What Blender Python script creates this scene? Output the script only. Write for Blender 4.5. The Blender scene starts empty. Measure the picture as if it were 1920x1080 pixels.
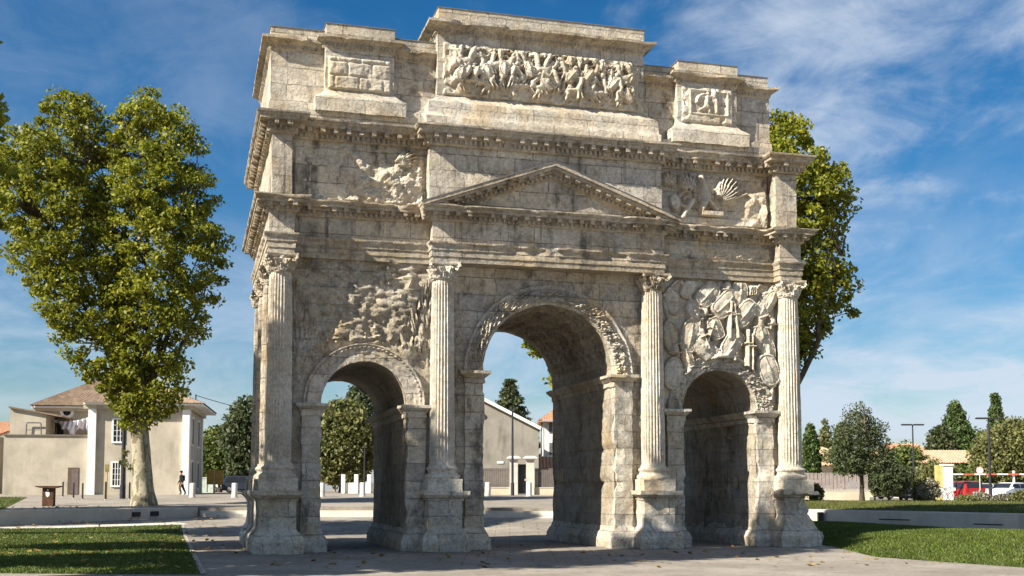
import bpy, bmesh, math, random
import numpy as np
from mathutils import Vector, Matrix

rng = np.random.default_rng(7)
random.seed(7)
scn = bpy.context.scene
COL = scn.collection

# ------------------------------------------------------------------ camera
CAM = np.array([-11.5404, -36.8112, 1.9524]); YAW = .2719; PITCH = .0731; FPX = 2172.1; CY = 759.6
FW = np.array([math.sin(YAW)*math.cos(PITCH), math.cos(YAW)*math.cos(PITCH), math.sin(PITCH)])
RT = np.array([math.cos(YAW), -math.sin(YAW), 0.]); UP = np.cross(RT, FW)
FH = np.array([math.sin(YAW), math.cos(YAW), 0.])
HORIZON = 918.57
def at(px, py, d):
    r = FW*FPX + RT*(px-960) + UP*(CY-py)
    return CAM + r*(d/FPX)
def gxy(px, d):
    """ground place at depth d straight below pixel column px"""
    p = at(px, HORIZON, d); return float(p[0]), float(p[1])
cd = bpy.data.cameras.new('camera'); cam = bpy.data.objects.new('camera', cd); COL.objects.link(cam)
cam.location = CAM
cam.matrix_world = Matrix(((RT[0], UP[0], -FW[0], CAM[0]), (RT[1], UP[1], -FW[1], CAM[1]), (RT[2], UP[2], -FW[2], CAM[2]), (0, 0, 0, 1)))
cd.sensor_width = 36; cd.lens = 36*FPX/1920; cd.shift_y = (CY-540)/1920; cd.clip_end = 4000; cd.clip_start = .1
scn.camera = cam

# ------------------------------------------------------------------ numpy noise
def _hash(i, j, k, seed):
    h = (i*374761393 + j*668265263 + k*2147483647 + seed*974634777) & 0xffffffff
    h = ((h ^ (h >> 13))*1274126177) & 0xffffffff
    h = ((h ^ (h >> 15))*2246822519) & 0xffffffff
    return ((h ^ (h >> 16)) & 0xffffff)/float(0xffffff)
def vnoise(P, seed=0):
    P = np.asarray(P, float); I = np.floor(P).astype(np.int64); f = P-I; f = f*f*(3-2*f)
    r = 0
    for dx in (0, 1):
        wx = f[..., 0] if dx else 1-f[..., 0]
        for dy in (0, 1):
            wy = f[..., 1] if dy else 1-f[..., 1]
            for dz in (0, 1):
                wz = f[..., 2] if dz else 1-f[..., 2]
                r = r + wx*wy*wz*_hash(I[..., 0]+dx, I[..., 1]+dy, I[..., 2]+dz, seed)
    return r*2-1
def fbm(P, oct=4, seed=0, gain=.5):
    P = np.asarray(P, float); a = 1.; s = 0; t = 0
    for o in range(oct):
        s = s + a*vnoise(P*(2.03**o)+o*17.3, seed+o); t += a; a *= gain
    return s/t
def sstep(a, b, x):
    t = np.clip((np.asarray(x, float)-a)/(b-a), 0, 1); return t*t*(3-2*t)

# ------------------------------------------------------------------ mesh builder
def tag(o, label=None, cat=None, group=None, kind=None):
    if label: o['label'] = label
    if cat: o['category'] = cat
    if group: o['group'] = group
    if kind: o['kind'] = kind
    return o
def empty(name, loc=(0, 0, 0), rz=0., parent=None):
    o = bpy.data.objects.new(name, None); COL.objects.link(o); o.location = loc; o.rotation_euler = (0, 0, rz)
    o.empty_display_size = .3
    if parent: o.parent = parent
    return o
def thing(name, label, cat, loc=(0, 0, 0), rz=0., group=None):
    return tag(empty(name, loc, rz), label, cat, group)
def copy_tree(o, parent=None):
    c = o.copy(); COL.objects.link(c); c.parent = parent
    for ch in list(o.children): copy_tree(ch, c)
    return c
CAMROT = -YAW   # rotation that turns local x to the camera's right, local y away from it

class MB:
    def __init__(s): s.V = []; s.F = []; s.n = 0
    def add(s, V, F):
        V = np.asarray(V, float).reshape(-1, 3)
        for f in F: s.F.append([int(i)+s.n for i in f])
        s.V.append(V); s.n += len(V); return s
    def addq(s, V, Q):
        V = np.asarray(V, float).reshape(-1, 3); s.F.extend((np.asarray(Q)+s.n).tolist()); s.V.append(V); s.n += len(V); return s
    def grid(s, P, cu=False, cv=False, flip=False):
        nu, nv = P.shape[:2]; idx = np.arange(nu*nv).reshape(nu, nv)
        if cu: idx = np.vstack([idx, idx[:1]])
        if cv: idx = np.hstack([idx, idx[:, :1]])
        q = np.stack([idx[:-1, :-1], idx[1:, :-1], idx[1:, 1:], idx[:-1, 1:]], -1).reshape(-1, 4)
        if flip: q = q[:, ::-1]
        return s.addq(P.reshape(-1, 3), q)
    def box(s, x0, x1, y0, y1, z0, z1, step=None):
        if step is None:
            V = [(x, y, z) for z in (z0, z1) for y in (y0, y1) for x in (x0, x1)]
            return s.add(V, [(0, 2, 3, 1), (4, 5, 7, 6), (0, 1, 5, 4), (2, 6, 7, 3), (0, 4, 6, 2), (1, 3, 7, 5)])
        def ax(a, b): return np.linspace(a, b, max(1, int(round(abs(b-a)/step)))+1)
        X, Y, Z = ax(x0, x1), ax(y0, y1), ax(z0, z1)
        for z, fl in ((z0, True), (z1, False)):
            A, B = np.meshgrid(X, Y, indexing='ij'); s.grid(np.stack([A, B, A*0+z], -1), flip=fl)
        for y, fl in ((y0, False), (y1, True)):
            A, B = np.meshgrid(X, Z, indexing='ij'); s.grid(np.stack([A, A*0+y, B], -1), flip=fl)
        for x, fl in ((x0, True), (x1, False)):
            A, B = np.meshgrid(Y, Z, indexing='ij'); s.grid(np.stack([A*0+x, A, B], -1), flip=fl)
        return s
    def obox(s, c, ux, uy, uz):
        c, ux, uy, uz = (np.array(q, float) for q in (c, ux, uy, uz))
        V = [c+a*ux+b*uy+e*uz for e in (-1, 1) for b in (-1, 1) for a in (-1, 1)]
        return s.add(V, [(0, 2, 3, 1), (4, 5, 7, 6), (0, 1, 5, 4), (2, 6, 7, 3), (0, 4, 6, 2), (1, 3, 7, 5)])
    def loft(s, plan, prof, step=.3, top=True, bot=False, closed=True):
        plan = [np.array(p, float) for p in plan]; N = len(plan); pts = []; off = []
        nr = []
        for i in range(N if closed else N-1):
            d = plan[(i+1) % N]-plan[i]; d /= np.linalg.norm(d); nr.append(np.array([d[1], -d[0]]))
        for i in range(N if closed else N-1):
            a, b = plan[i], plan[(i+1) % N]; n1 = nr[i]
            n0 = nr[i-1] if (closed or i > 0) else n1
            m = (n0+n1)/(1+n0@n1); k = max(1, int(round(np.linalg.norm(b-a)/step)))
            for j in range(k):
                pts.append(a+(b-a)*j/k); off.append(m if j == 0 else n1)
        if not closed: pts.append(plan[-1]); off.append(nr[-1])
        pf = [prof[0]]
        for q in prof[1:]:
            L = math.hypot(q[0]-pf[-1][0], q[1]-pf[-1][1]); k = max(1, int(round(L/step))); a = pf[-1]
            for j in range(1, k+1): pf.append((a[0]+(q[0]-a[0])*j/k, a[1]+(q[1]-a[1])*j/k))
        pts = np.array(pts); off = np.array(off)
        P = np.zeros((len(pts), len(pf), 3))
        for j, (o, z) in enumerate(pf):
            P[:, j, :2] = pts+off*o; P[:, j, 2] = z
        base = s.n; s.grid(P, cu=closed)
        if closed and top: s.F.append([base+i*len(pf)+len(pf)-1 for i in range(len(pts))])
        if closed and bot: s.F.append([base+i*len(pf) for i in range(len(pts))][::-1])
        return s
    def dentils(s, plan, o0, o1, z0, z1, w, gap, edges=None):
        plan = [np.array(p, float) for p in plan]; N = len(plan)
        for i in range(N):
            if edges is not None and i not in edges: continue
            a, b = plan[i], plan[(i+1) % N]; L = np.linalg.norm(b-a); d = (b-a)/L; n = np.array([d[1], -d[0]])
            pv = plan[i]-plan[i-1]; nx = plan[(i+2) % N]-plan[(i+1) % N]
            c0 = pv[0]*d[1]-pv[1]*d[0] > 0; c1 = d[0]*nx[1]-d[1]*nx[0] > 0
            t0 = -o0 if c0 else o1+.02; t1 = L+o0 if c1 else L-o1-.02
            k = int((t1-t0+gap)/(w+gap))
            if k < 1: continue
            pad = ((t1-t0)-(k*w+(k-1)*gap))/2
            for j in range(k):
                t = t0+pad+j*(w+gap)+w/2; c = a+d*t+n*(o0+o1)/2
                jit = rng.uniform(.75, 1.)
                if rng.random() < .12: continue
                s.obox((c[0], c[1], (z0+z1)/2), np.append(d*w/2*jit, 0), np.append(n*(o1-o0)/2, 0), (0, 0, (z1-z0)/2))
        return s
    def tube(s, pts, rad, n=8, cap=True):
        pts = np.array(pts, float); m = len(pts); rad = np.broadcast_to(np.asarray(rad, float), (m,))
        T = np.gradient(pts, axis=0); T /= np.linalg.norm(T, axis=1)[:, None]+1e-9
        r = np.array([1, 0, 0.]) if abs(T[0][0]) < .8 else np.array([0, 1, 0.])
        P = np.zeros((m, n, 3)); a = np.arange(n)*2*math.pi/n
        for i in range(m):
            u = r-T[i]*(r@T[i]); u /= np.linalg.norm(u); v = np.cross(T[i], u); r = u
            P[i] = pts[i]+rad[i]*(np.cos(a)[:, None]*u+np.sin(a)[:, None]*v)
        b = s.n; s.grid(P, cv=True, flip=True)
        if cap: s.F.append([b+j for j in range(n)][::-1]); s.F.append([b+(m-1)*n+j for j in range(n)])
        return s
    def lathe(s, prof, cx=0, cy=0, n=24, cap=True):
        a = np.arange(n)*2*math.pi/n
        P = np.array([[(cx+r*math.cos(t), cy+r*math.sin(t), z) for (r, z) in prof] for t in a])
        b = s.n; m = len(prof); s.grid(P, cu=True)
        if cap: s.F.append([b+i*m for i in range(n)][::-1]); s.F.append([b+i*m+m-1 for i in range(n)])
        return s
    def prism(s, poly, y0, y1):
        """outline in x,z extruded along y"""
        n = len(poly); V = [(x, y0, z) for x, z in poly]+[(x, y1, z) for x, z in poly]
        F = [list(range(n)), list(range(n, 2*n))[::-1]]+[[(i+1) % n, i, i+n, (i+1) % n+n] for i in range(n)]
        return s.add(V, F)
    def verts(s): return np.vstack(s.V)
    def build(s, name, m, parent=None, amp=0., sc=.6, smooth=None, seed=3, weld=False, loc=None, fix=True, oct=3):
        V = s.verts()
        if amp:
            D = np.stack([fbm(V/sc+11*c, oct, seed+c*31, .6) for c in range(3)], -1); V = V+D*amp
        me = bpy.data.meshes.new(name); me.from_pydata(V.tolist(), [], s.F)
        if weld or fix:
            bm = bmesh.new(); bm.from_mesh(me)
            if weld: bmesh.ops.remove_doubles(bm, verts=bm.verts, dist=.0015)
            if fix: bmesh.ops.recalc_face_normals(bm, faces=bm.faces)
            bm.to_mesh(me); bm.free()
        return link(name, me, m, parent, smooth, loc)
def link(name, me, m, parent=None, smooth=None, loc=None):
    for k in (m if isinstance(m, (list, tuple)) else [m]): me.materials.append(k)
    if smooth is not None:
        me.polygons.foreach_set('use_smooth', [True]*len(me.polygons))
        if smooth < 179: me.set_sharp_from_angle(angle=math.radians(smooth))
    o = bpy.data.objects.new(name, me); COL.objects.link(o)
    if parent: o.parent = parent
    if loc is not None: o.location = loc
    return o

# ------------------------------------------------------------------ materials
class NT:
    def __init__(s, name):
        s.m = bpy.data.materials.new(name); s.m.use_nodes = True; s.t = s.m.node_tree; s.n = s.t.nodes; s.l = s.t.links
        s.b = s.n['Principled BSDF']; s.b.inputs['Specular IOR Level'].default_value = .25
        s.pos = s.N('ShaderNodeNewGeometry').outputs['Position']
    def N(s, t, **k):
        q = s.n.new(t)
        for a, v in k.items(): setattr(q, a, v)
        return q
    def L(s, a, b): s.l.new(a, b)
    def set(s, inp, v):
        if isinstance(v, bpy.types.NodeSocket): s.L(v, inp)
        else: inp.default_value = v
    def math(s, op, a, b=0., clamp=False):
        q = s.N('ShaderNodeMath', operation=op, use_clamp=clamp); s.set(q.inputs[0], a); s.set(q.inputs[1], b); return q.outputs[0]
    def noise(s, scale, det=4, rough=.55, vec=None, stretch=None, off=None):
        v = vec or s.pos
        if stretch or off:
            mp = s.N('ShaderNodeMapping'); s.L(v, mp.inputs[0])
            if stretch: mp.inputs['Scale'].default_value = stretch
            if off: mp.inputs['Location'].default_value = off
            v = mp.outputs[0]
        q = s.N('ShaderNodeTexNoise'); s.L(v, q.inputs['Vector']); q.inputs['Scale'].default_value = scale
        q.inputs['Detail'].default_value = det; q.inputs['Roughness'].default_value = rough; return q.outputs['Fac']
    def ramp(s, f, a, b):
        q = s.N('ShaderNodeMapRange'); q.interpolation_type = 'SMOOTHSTEP'; s.set(q.inputs[0], f)
        q.inputs[1].default_value = a; q.inputs[2].default_value = b; return q.outputs[0]
    def mix(s, f, a, b, mode='MIX'):
        q = s.N('ShaderNodeMix', data_type='RGBA', blend_type=mode); s.set(q.inputs[0], f)
        for i, v in ((6, a), (7, b)):
            if isinstance(v, (tuple, list)): v = (*v[:3], 1.)
            s.set(q.inputs[i], v)
        return q.outputs[2]
    def bump(s, h, dist, strength=1., nrm=None):
        q = s.N('ShaderNodeBump'); s.L(h, q.inputs['Height']); q.inputs['Distance'].default_value = dist; q.inputs['Strength'].default_value = strength
        if nrm: s.L(nrm, q.inputs['Normal'])
        return q.outputs[0]
    def done(s, col, rough=.9, nrm=None, metal=0.):
        s.set(s.b.inputs['Base Color'], (*col, 1.) if isinstance(col, tuple) else col); s.set(s.b.inputs['Roughness'], rough)
        s.b.inputs['Metallic'].default_value = metal
        if nrm: s.L(nrm, s.b.inputs['Normal'])
        return s.m
def plain(name, col, rough=.6, metal=0., var=.18, scale=3., bump=0.):
    t = NT(name); f = t.noise(scale, 5, .6)
    c = t.mix(t.ramp(f, .3, .7), tuple(v*(1-var) for v in col), tuple(min(1, v*(1+var)) for v in col))
    return t.done(c, rough, t.bump(t.noise(scale*14, 3), bump) if bump else None, metal)

def stone(name, warm=(.55, .48, .375), pale=(.70, .645, .56), dark=(.10, .092, .08), crust=.5, joints=1., bw=1.25, bh=.56, pits=.6, bump=.055):
    t = NT(name)
    sp = t.N('ShaderNodeSeparateXYZ'); t.L(t.pos, sp.inputs[0])
    u = t.math('ADD', sp.outputs[0], t.math('MULTIPLY', sp.outputs[1], .93))
    w1 = t.math('MULTIPLY', t.math('SUBTRACT', t.noise(1.4, 2), .5), .09)
    w2 = t.math('MULTIPLY', t.math('SUBTRACT', t.noise(1.7, 2, off=(9, 4, 2)), .5), .07)
    cb = t.N('ShaderNodeCombineXYZ'); t.L(t.math('ADD', u, w1), cb.inputs[0]); t.L(t.math('ADD', sp.outputs[2], w2), cb.inputs[1])
    br = t.N('ShaderNodeTexBrick', offset=.5, squash=.72, squash_frequency=3); t.L(cb.outputs[0], br.inputs['Vector'])
    for k, v in (('Scale', 1.), ('Mortar Size', .016), ('Mortar Smooth', .3), ('Bias', 0.), ('Brick Width', bw), ('Row Height', bh)): br.inputs[k].default_value = v
    br.inputs['Color1'].default_value = (.64, .64, .67, 1); br.inputs['Color2'].default_value = (1.2, 1.15, 1.06, 1); br.inputs['Mortar'].default_value = (.36, .34, .31, 1)
    big = t.noise(.45, 5, .6); med = t.noise(2.6, 6, .65); fine = t.noise(14, 6, .7)
    c = t.mix(t.ramp(big, .35, .65), warm, pale)
    c = t.mix(t.math('MULTIPLY', t.ramp(t.noise(.9, 4, .6, off=(5, 5, 5)), .52, .7), .45), c, (.56, .39, .19))
    c = t.mix(t.math('MULTIPLY', t.ramp(t.noise(1.9, 4, .65, off=(6, 2, 4)), .34, .58), joints*.8), c, br.outputs['Color'], 'MULTIPLY')
    c = t.mix(t.math('MULTIPLY', t.ramp(med, .45, .75), .35), c, tuple(v*.55 for v in warm))
    st = t.noise(1.1, 6, .7, stretch=(1.3, 1.3, .35), off=(3, 7, 1))
    cr = t.math('MULTIPLY', t.ramp(t.math('ADD', t.math('MULTIPLY', st, .7), t.math('MULTIPLY', med, .3)), .5, .68), crust)
    c = t.mix(cr, c, dark)
    gr = t.noise(9, 9, .8, off=(2, 9, 5)); c = t.mix(.6, c, t.mix(t.ramp(gr, .38, .6), (.56, .54, .51), (1.12, 1.12, 1.10)), 'MULTIPLY')
    c = t.mix(t.math('MULTIPLY', t.ramp(t.noise(.8, 5, .65, off=(12, 3, 7)), .56, .66), .42), c, t.mix(t.ramp(gr, .4, .6), (.30, .29, .27), (.60, .58, .54)))
    run = t.noise(1.0, 6, .7, stretch=(5.5, 5.5, .42), off=(1, 8, 2)); run = t.math('MULTIPLY', t.ramp(run, .53, .68), t.ramp(t.noise(.6, 3, .6, off=(3, 3, 9)), .42, .6))
    c = t.mix(t.math('MULTIPLY', run, min(1., crust*.95)), c, (.085, .08, .072))
    lp = t.noise(3.2, 8, .75, off=(8, 2, 6)); c = t.mix(t.math('MULTIPLY', t.ramp(lp, .56, .64), .5*crust), c, (.12, .108, .09))
    vo = t.N('ShaderNodeTexVoronoi'); t.L(t.pos, vo.inputs['Vector']); vo.inputs['Scale'].default_value = 12.
    pit = t.math('MULTIPLY', t.ramp(t.math('ADD', vo.outputs['Distance'], t.math('MULTIPLY', t.math('SUBTRACT', t.noise(21, 3, .7), .5), .7)), .24, .08), t.ramp(t.noise(1.3, 4, .7, off=(1, 2, 8)), .5, .62))
    c = t.mix(t.math('MULTIPLY', pit, pits), c, (.09, .075, .055))
    c = t.mix(t.ramp(fine, .3, .8), t.mix(.16, c, (0, 0, 0)), c)
    h = t.math('ADD', t.math('MULTIPLY', fine, .5), t.math('ADD', t.math('MULTIPLY', med, .8), t.math('MULTIPLY', gr, .7)))
    h = t.math('SUBTRACT', h, t.math('MULTIPLY', pit, 1.1*pits))
    h = t.math('SUBTRACT', h, t.math('MULTIPLY', br.outputs['Fac'], .6*joints))
    return t.done(c, .92, t.bump(h, bump, 1.))
STONE = stone('weathered_limestone', crust=.9)
STONE_ROUGH = stone('eroded_limestone', warm=(.55, .47, .35), pale=(.68, .62, .52), crust=.7, joints=.4, pits=.9, bump=.09)
STONE_PALE = stone('pale_limestone', warm=(.60, .53, .42), pale=(.73, .685, .60), crust=.45, pits=.9)
STONE_REL = stone('carved_limestone', warm=(.60, .53, .415), pale=(.72, .66, .56), crust=.3, joints=.25, pits=.5, bump=.035)
STONE_COL = stone('column_limestone', warm=(.62, .55, .44), pale=(.74, .685, .59), crust=.42, joints=.2, bh=1.1, bw=9, pits=.6, bump=.035)
STONE_DARK = stone('dark_limestone', warm=(.36, .31, .24), pale=(.50, .45, .37), crust=.8, pits=.7, joints=.55)  # darker base tones than the outer stone plus heavy crust, for the vaults
STONE_CORN = stone('cornice_limestone', warm=(.46, .385, .28), pale=(.60, .53, .43), crust=.75, bw=1.7, bh=.8, joints=.6, pits=.5, bump=.04)
LEAD = plain('lead_sheet', (.17, .17, .165), .6, .2)

def leafmat(name, c1, c2, c3, trans=.35):
    t = NT(name); g = t.N('ShaderNodeNewGeometry')
    r = g.outputs['Random Per Island']; cr = t.N('ShaderNodeValToRGB'); t.L(r, cr.inputs[0])
    e = cr.color_ramp.elements; e[0].color = (*c1, 1); e[1].color = (*c3, 1); q = e.new(.5); q.color = (*c2, 1)
    c = t.mix(t.ramp(t.noise(.55, 3), .38, .62), t.mix(.3, cr.outputs[0], (.02, .03, .006)), cr.outputs[0])
    m = t.done(c, .5); t.b.inputs['Specular IOR Level'].default_value = .3
    tr = t.N('ShaderNodeBsdfTranslucent'); t.L(c, tr.inputs[0]); ms = t.N('ShaderNodeMixShader'); ms.inputs[0].default_value = trans
    t.L(t.b.outputs[0], ms.inputs[1]); t.L(tr.outputs[0], ms.inputs[2]); t.L(ms.outputs[0], t.n['Material Output'].inputs[0]); return m
LEAF_PLANE = leafmat('plane_leaves', (.13, .165, .018), (.255, .28, .025), (.43, .39, .045), .42)
LEAF_DARK = leafmat('dark_leaves', (.05, .07, .03), (.09, .115, .05), (.15, .165, .075), .25)
LEAF_MID = leafmat('mid_leaves', (.065, .10, .024), (.125, .17, .04), (.22, .23, .06), .3)
LEAF_OLIVE = leafmat('olive_leaves', (.11, .125, .045), (.19, .20, .065), (.28, .27, .10), .3)
LEAF_YEL = leafmat('yellow_green_leaves', (.14, .16, .03), (.26, .26, .05), (.36, .33, .08), .35)
LEAF_GREY = leafmat('silver_leaves', (.18, .18, .12), (.26, .25, .18), (.36, .33, .24), .25)
LEAF_CYP = leafmat('cypress_leaves', (.05, .085, .025), (.085, .135, .036), (.14, .19, .055), .2)
def barkmat():
    t = NT('plane_bark'); v = t.N('ShaderNodeTexVoronoi'); v.inputs['Scale'].default_value = 4.5
    mp = t.N('ShaderNodeMapping'); mp.inputs['Scale'].default_value = (1, 1, .45); t.L(t.pos, mp.inputs[0])
    nz = t.noise(3, 3); ad = t.N('ShaderNodeVectorMath', operation='ADD'); t.L(mp.outputs[0], ad.inputs[0])
    q = t.N('ShaderNodeVectorMath', operation='SCALE'); t.L(mp.outputs[0], q.inputs[0]); q.inputs[3].default_value = 0.
    t.L(ad.outputs[0], v.inputs['Vector']); sp = t.N('ShaderNodeSeparateColor'); t.L(v.outputs['Color'], sp.inputs[0])
    c = t.mix(t.ramp(sp.outputs[0], .3, .5), (.19, .155, .10), (.40, .355, .25))
    c = t.mix(t.ramp(sp.outputs[1], .62, .8), c, (.23, .22, .13)); c = t.mix(t.ramp(t.noise(9, 4), .5, .75), c, (.12, .10, .07))
    return t.done(c, .85, t.bump(t.math('ADD', sp.outputs[0], t.noise(22, 4)), .02))
BARK = barkmat()
BARK_DK = plain('dark_bark', (.075, .06, .045), .95, scale=5, var=.4, bump=.02)

# ------------------------------------------------------------------ terrain
C0 = np.array([0., 3.35])
D0 = float((np.append(C0, 0)-CAM)@FH); L0 = float((np.append(C0, 0)-CAM)@RT)
def cf(x, y):
    """world xy to (lateral, depth) about the arch centre, in the view's ground axes"""
    dx = np.asarray(x)-C0[0]; dy = np.asarray(y)-C0[1]
    return dx*RT[0]+dy*RT[1], dx*FH[0]+dy*FH[1]
RING = [(-150, 26., .06, .0), (-118, 26., .1, .25), (-95, 28., .2, .75)]
for px, d, zb in [(0, 53.7, .31), (372, 61.8, .54), (700, 62, .56), (1000, 60.5, .56), (1300, 59, .50), (1540, 57, .42), (1919, 48, .2)]:
    la = (px-960)/FPX*d-L0; de = d-D0; RING.append((math.degrees(math.atan2(la, de)), math.hypot(la, de), zb, 1.0 if px < 1100 else .93))
RING += [(104, 21., .22, .8), (125, 24., .1, .3), (150, 27., .06, .0)]
_ra = [r[0] for r in RING]
def ringpt(i): a = math.radians(RING[i][0]); return np.array([RING[i][1]*math.sin(a), RING[i][1]*math.cos(a)])
_den = []
for i in range(len(RING)-1):
    p, q = ringpt(i), ringpt(i+1)
    for k in range(24): 
        w = p+(q-p)*k/24; _den.append((math.degrees(math.atan2(w[0], w[1])), math.hypot(*w)))
_den = np.array(_den+[(RING[-1][0], RING[-1][1])])
def ringR(a):
    a = np.asarray(a, float); r = np.interp(a, _den[:, 0], _den[:, 1])
    return r
def ringzb(a): return np.interp(a, [-180]+_ra+[180], [0.05]+[r[2] for r in RING]+[.05])
def ringtop(a):
    f = np.interp(a, [-180]+_ra+[180], [0]+[r[3] for r in RING]+[0]); return ringzb(a)*(1-f)+1.0*f
def plateau(la, de, a):
    d = de+D0; t = (la+L0)/np.maximum(d, 5); top = ringtop(a)
    left = np.interp(d, [0, 60, 88, 140, 300, 3000], [0, 0, .65, .75, .8, .8]); right = np.interp(d, [0, 46, 85, 100, 140, 3000], [0, 0, .2, .1, .15, .8])
    s = sstep(.16, .30, t); return top+(left*(1-s)+right*s)*np.clip((top-.1)/.9, 0, 1)
def ground(x, y):
    la, de = cf(x, y); r = np.hypot(la, de); a = np.degrees(np.arctan2(la, de)); R = ringR(a)
    low = ringzb(a)*sstep(.5, 1., r/R); return np.where(r < R, low, plateau(la, de, a))
def gz(x, y): return float(ground(x, y))
def unlocal(la, de): return C0[0]+la*RT[0]+de*FH[0], C0[1]+la*RT[1]+de*FH[1]
def place(px, d): x, y = gxy(px, d); return (x, y, gz(x, y))

# ground sheet: polar grid about the arch; two rings of points meet at the step
A = np.unique(np.concatenate([np.linspace(-180, 180, 241), np.array(_den[:, 0])]))[:-1]
Rr = ringR(A); rows = []
for s in np.concatenate([np.linspace(.02, .999, 30)]):
    la = Rr*s*np.sin(np.radians(A)); de = Rr*s*np.cos(np.radians(A)); x, y = unlocal(la, de); rows.append(np.stack([x, y, ringzb(A)*sstep(.5, 1., s)], -1))
for k in [1.0005, 1.02, 1.06, 1.12, 1.2, 1.35, 1.5, 1.75, 2.1, 2.6, 3.2, 4, 5.5, 8, 14, 40, 110]:
    la = Rr*k*np.sin(np.radians(A)); de = Rr*k*np.cos(np.radians(A)); x, y = unlocal(la, de); rows.append(np.stack([x, y, plateau(la, de, A)], -1))
P = np.stack(rows, 0)
def groundmat():
    t = NT('pale_gravel_paving'); n1 = t.noise(.35, 5, .6); n2 = t.noise(6, 6, .7); n3 = t.noise(60, 3, .7)
    c = t.mix(t.ramp(n1, .35, .68), (.30, .26, .21), (.44, .39, .325))
    c = t.mix(t.math('MULTIPLY', t.ramp(n2, .42, .68), .55), c, (.19, .165, .14)); c = t.mix(t.ramp(n3, .35, .7), t.mix(.38, c, (.05, .05, .05)), c); c = t.mix(t.math('MULTIPLY', t.ramp(t.noise(1.3, 7, .7, off=(4, 4, 0)), .52, .64), .6), c, (.17, .15, .13))
    br = t.N('ShaderNodeTexBrick'); mp = t.N('ShaderNodeMapping'); mp.inputs['Rotation'].default_value = (0, 0, .27); t.L(t.pos, mp.inputs[0]); t.L(mp.outputs[0], br.inputs['Vector'])
    for k, v in (('Scale', 1.), ('Mortar Size', .02), ('Brick Width', 1.3), ('Row Height', .8)): br.inputs[k].default_value = v
    br.inputs['Color1'].default_value = (.86, .86, .88, 1); br.inputs['Color2'].default_value = (1.06, 1.05, 1.03, 1); br.inputs['Mortar'].default_value = (.33, .31, .29, 1)
    near = t.N('ShaderNodeVectorMath', operation='DISTANCE'); t.L(t.pos, near.inputs[0]); near.inputs[1].default_value = (0, 6, 0)
    m = t.math('MULTIPLY', t.ramp(t.math('ADD', near.outputs['Value'], t.math('MULTIPLY', n1, 3)), 15.5, 13.5), .75)
    c = t.mix(m, c, br.outputs['Color'], 'MULTIPLY')
    h = t.math('SUBTRACT', t.math('ADD', n3, t.math('MULTIPLY', n2, 1.5)), t.math('MULTIPLY', t.math('MULTIPLY', br.outputs['Fac'], m), .8))
    return t.done(c, .95, t.bump(h, .012))
mb = MB(); mb.grid(P, cv=True, flip=True); c = mb.n; mb.add([[C0[0], C0[1], 0]], []); nA = len(A)
mb.F += [[c, (i+1) % nA, i] for i in range(nA)]
tag(mb.build('ground', groundmat(), smooth=30), kind='structure')

# ------------------------------------------------------------------ grass
def grassbase(name, c1, c2, c3):
    t = NT(name); c = t.mix(t.ramp(t.noise(.5, 4), .35, .65), c1, c2); c = t.mix(t.ramp(t.noise(30, 4, .7), .4, .7), t.mix(.5, c, (.008, .014, .003)), c)
    c = t.mix(t.math('MULTIPLY', t.ramp(t.noise(.9, 4, .6, off=(4, 1, 0)), .52, .7), .5), c, c3)
    return t.done(c, .9, t.bump(t.noise(40, 4, .7), .05))
GRASS = grassbase('lawn', (.055, .085, .014), (.085, .115, .022), (.14, .13, .05))
GRASS_DRY = grassbase('dry_lawn', (.10, .125, .022), (.145, .15, .035), (.19, .165, .06))
BLADE = leafmat('grass_blades', (.06, .10, .012), (.105, .155, .02), (.19, .21, .05), .3)
BLADE_DRY = leafmat('dry_grass_blades', (.09, .12, .02), (.14, .155, .035), (.21, .19, .07), .3)
def lawn(name, bl, fl, fr, brr, label, mat, bmat, nu=60, nv=40, bumpz=0., nblade=30000, hb=.07, curve=None):
    """patch between four ground corners (near-left, far-left, near-right, far-right); curve = near edge polyline"""
    u = np.linspace(0, 1, nu); v = np.linspace(0, 1, nv)
    def along(c, t):
        c = np.array(c, float); k = np.linspace(0, 1, len(c)); return np.stack([np.interp(t, k, c[:, 0]), np.interp(t, k, c[:, 1])], -1)
    def pt(U, V):
        n = along(bl, U); f = along(fl, U); return n+(f-n)*V[..., None]
    def hz(xy, U, V):
        e = np.minimum(np.minimum(U, 1-U)*12, np.minimum(V, 1-V)*8).clip(0, 1)
        return ground(xy[..., 0], xy[..., 1])+.004+(.05+bumpz*np.sin(np.pi*V)*np.sin(np.pi*np.clip(U*1.2, 0, .5)))*e
    U, V = np.meshgrid(u, v, indexing='ij'); xy = pt(U, V); Pq = np.concatenate([xy, hz(xy, U, V)[..., None]], -1)
    m = MB(); m.grid(Pq); o = m.build(name, mat, smooth=179); tag(o, kind='stuff'); tag(o, label, 'grass')
    r = np.random.default_rng(5); U = r.random(nblade); V = r.random(nblade)**1.1; xy = pt(U, V); z = hz(xy, U, V); xy = xy+r.normal(0, .06, xy.shape)
    b = np.concatenate([xy, z[:, None]], -1); a = r.random(nblade)*6.283; w = .011+.013*r.random(nblade); h = hb*(.5+r.random(nblade))
    d = np.stack([np.cos(a), np.sin(a), 0*a], -1); lean = np.stack([r.normal(0, .4, nblade), r.normal(0, .4, nblade), 1+0*a], -1)*h[:, None]
    Vv = np.stack([b-d*w[:, None], b+d*w[:, None], b+lean], 1).reshape(-1, 3)
    fastmesh(name+'_blades', Vv, 3, bmat, None, o)
    return o
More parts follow.
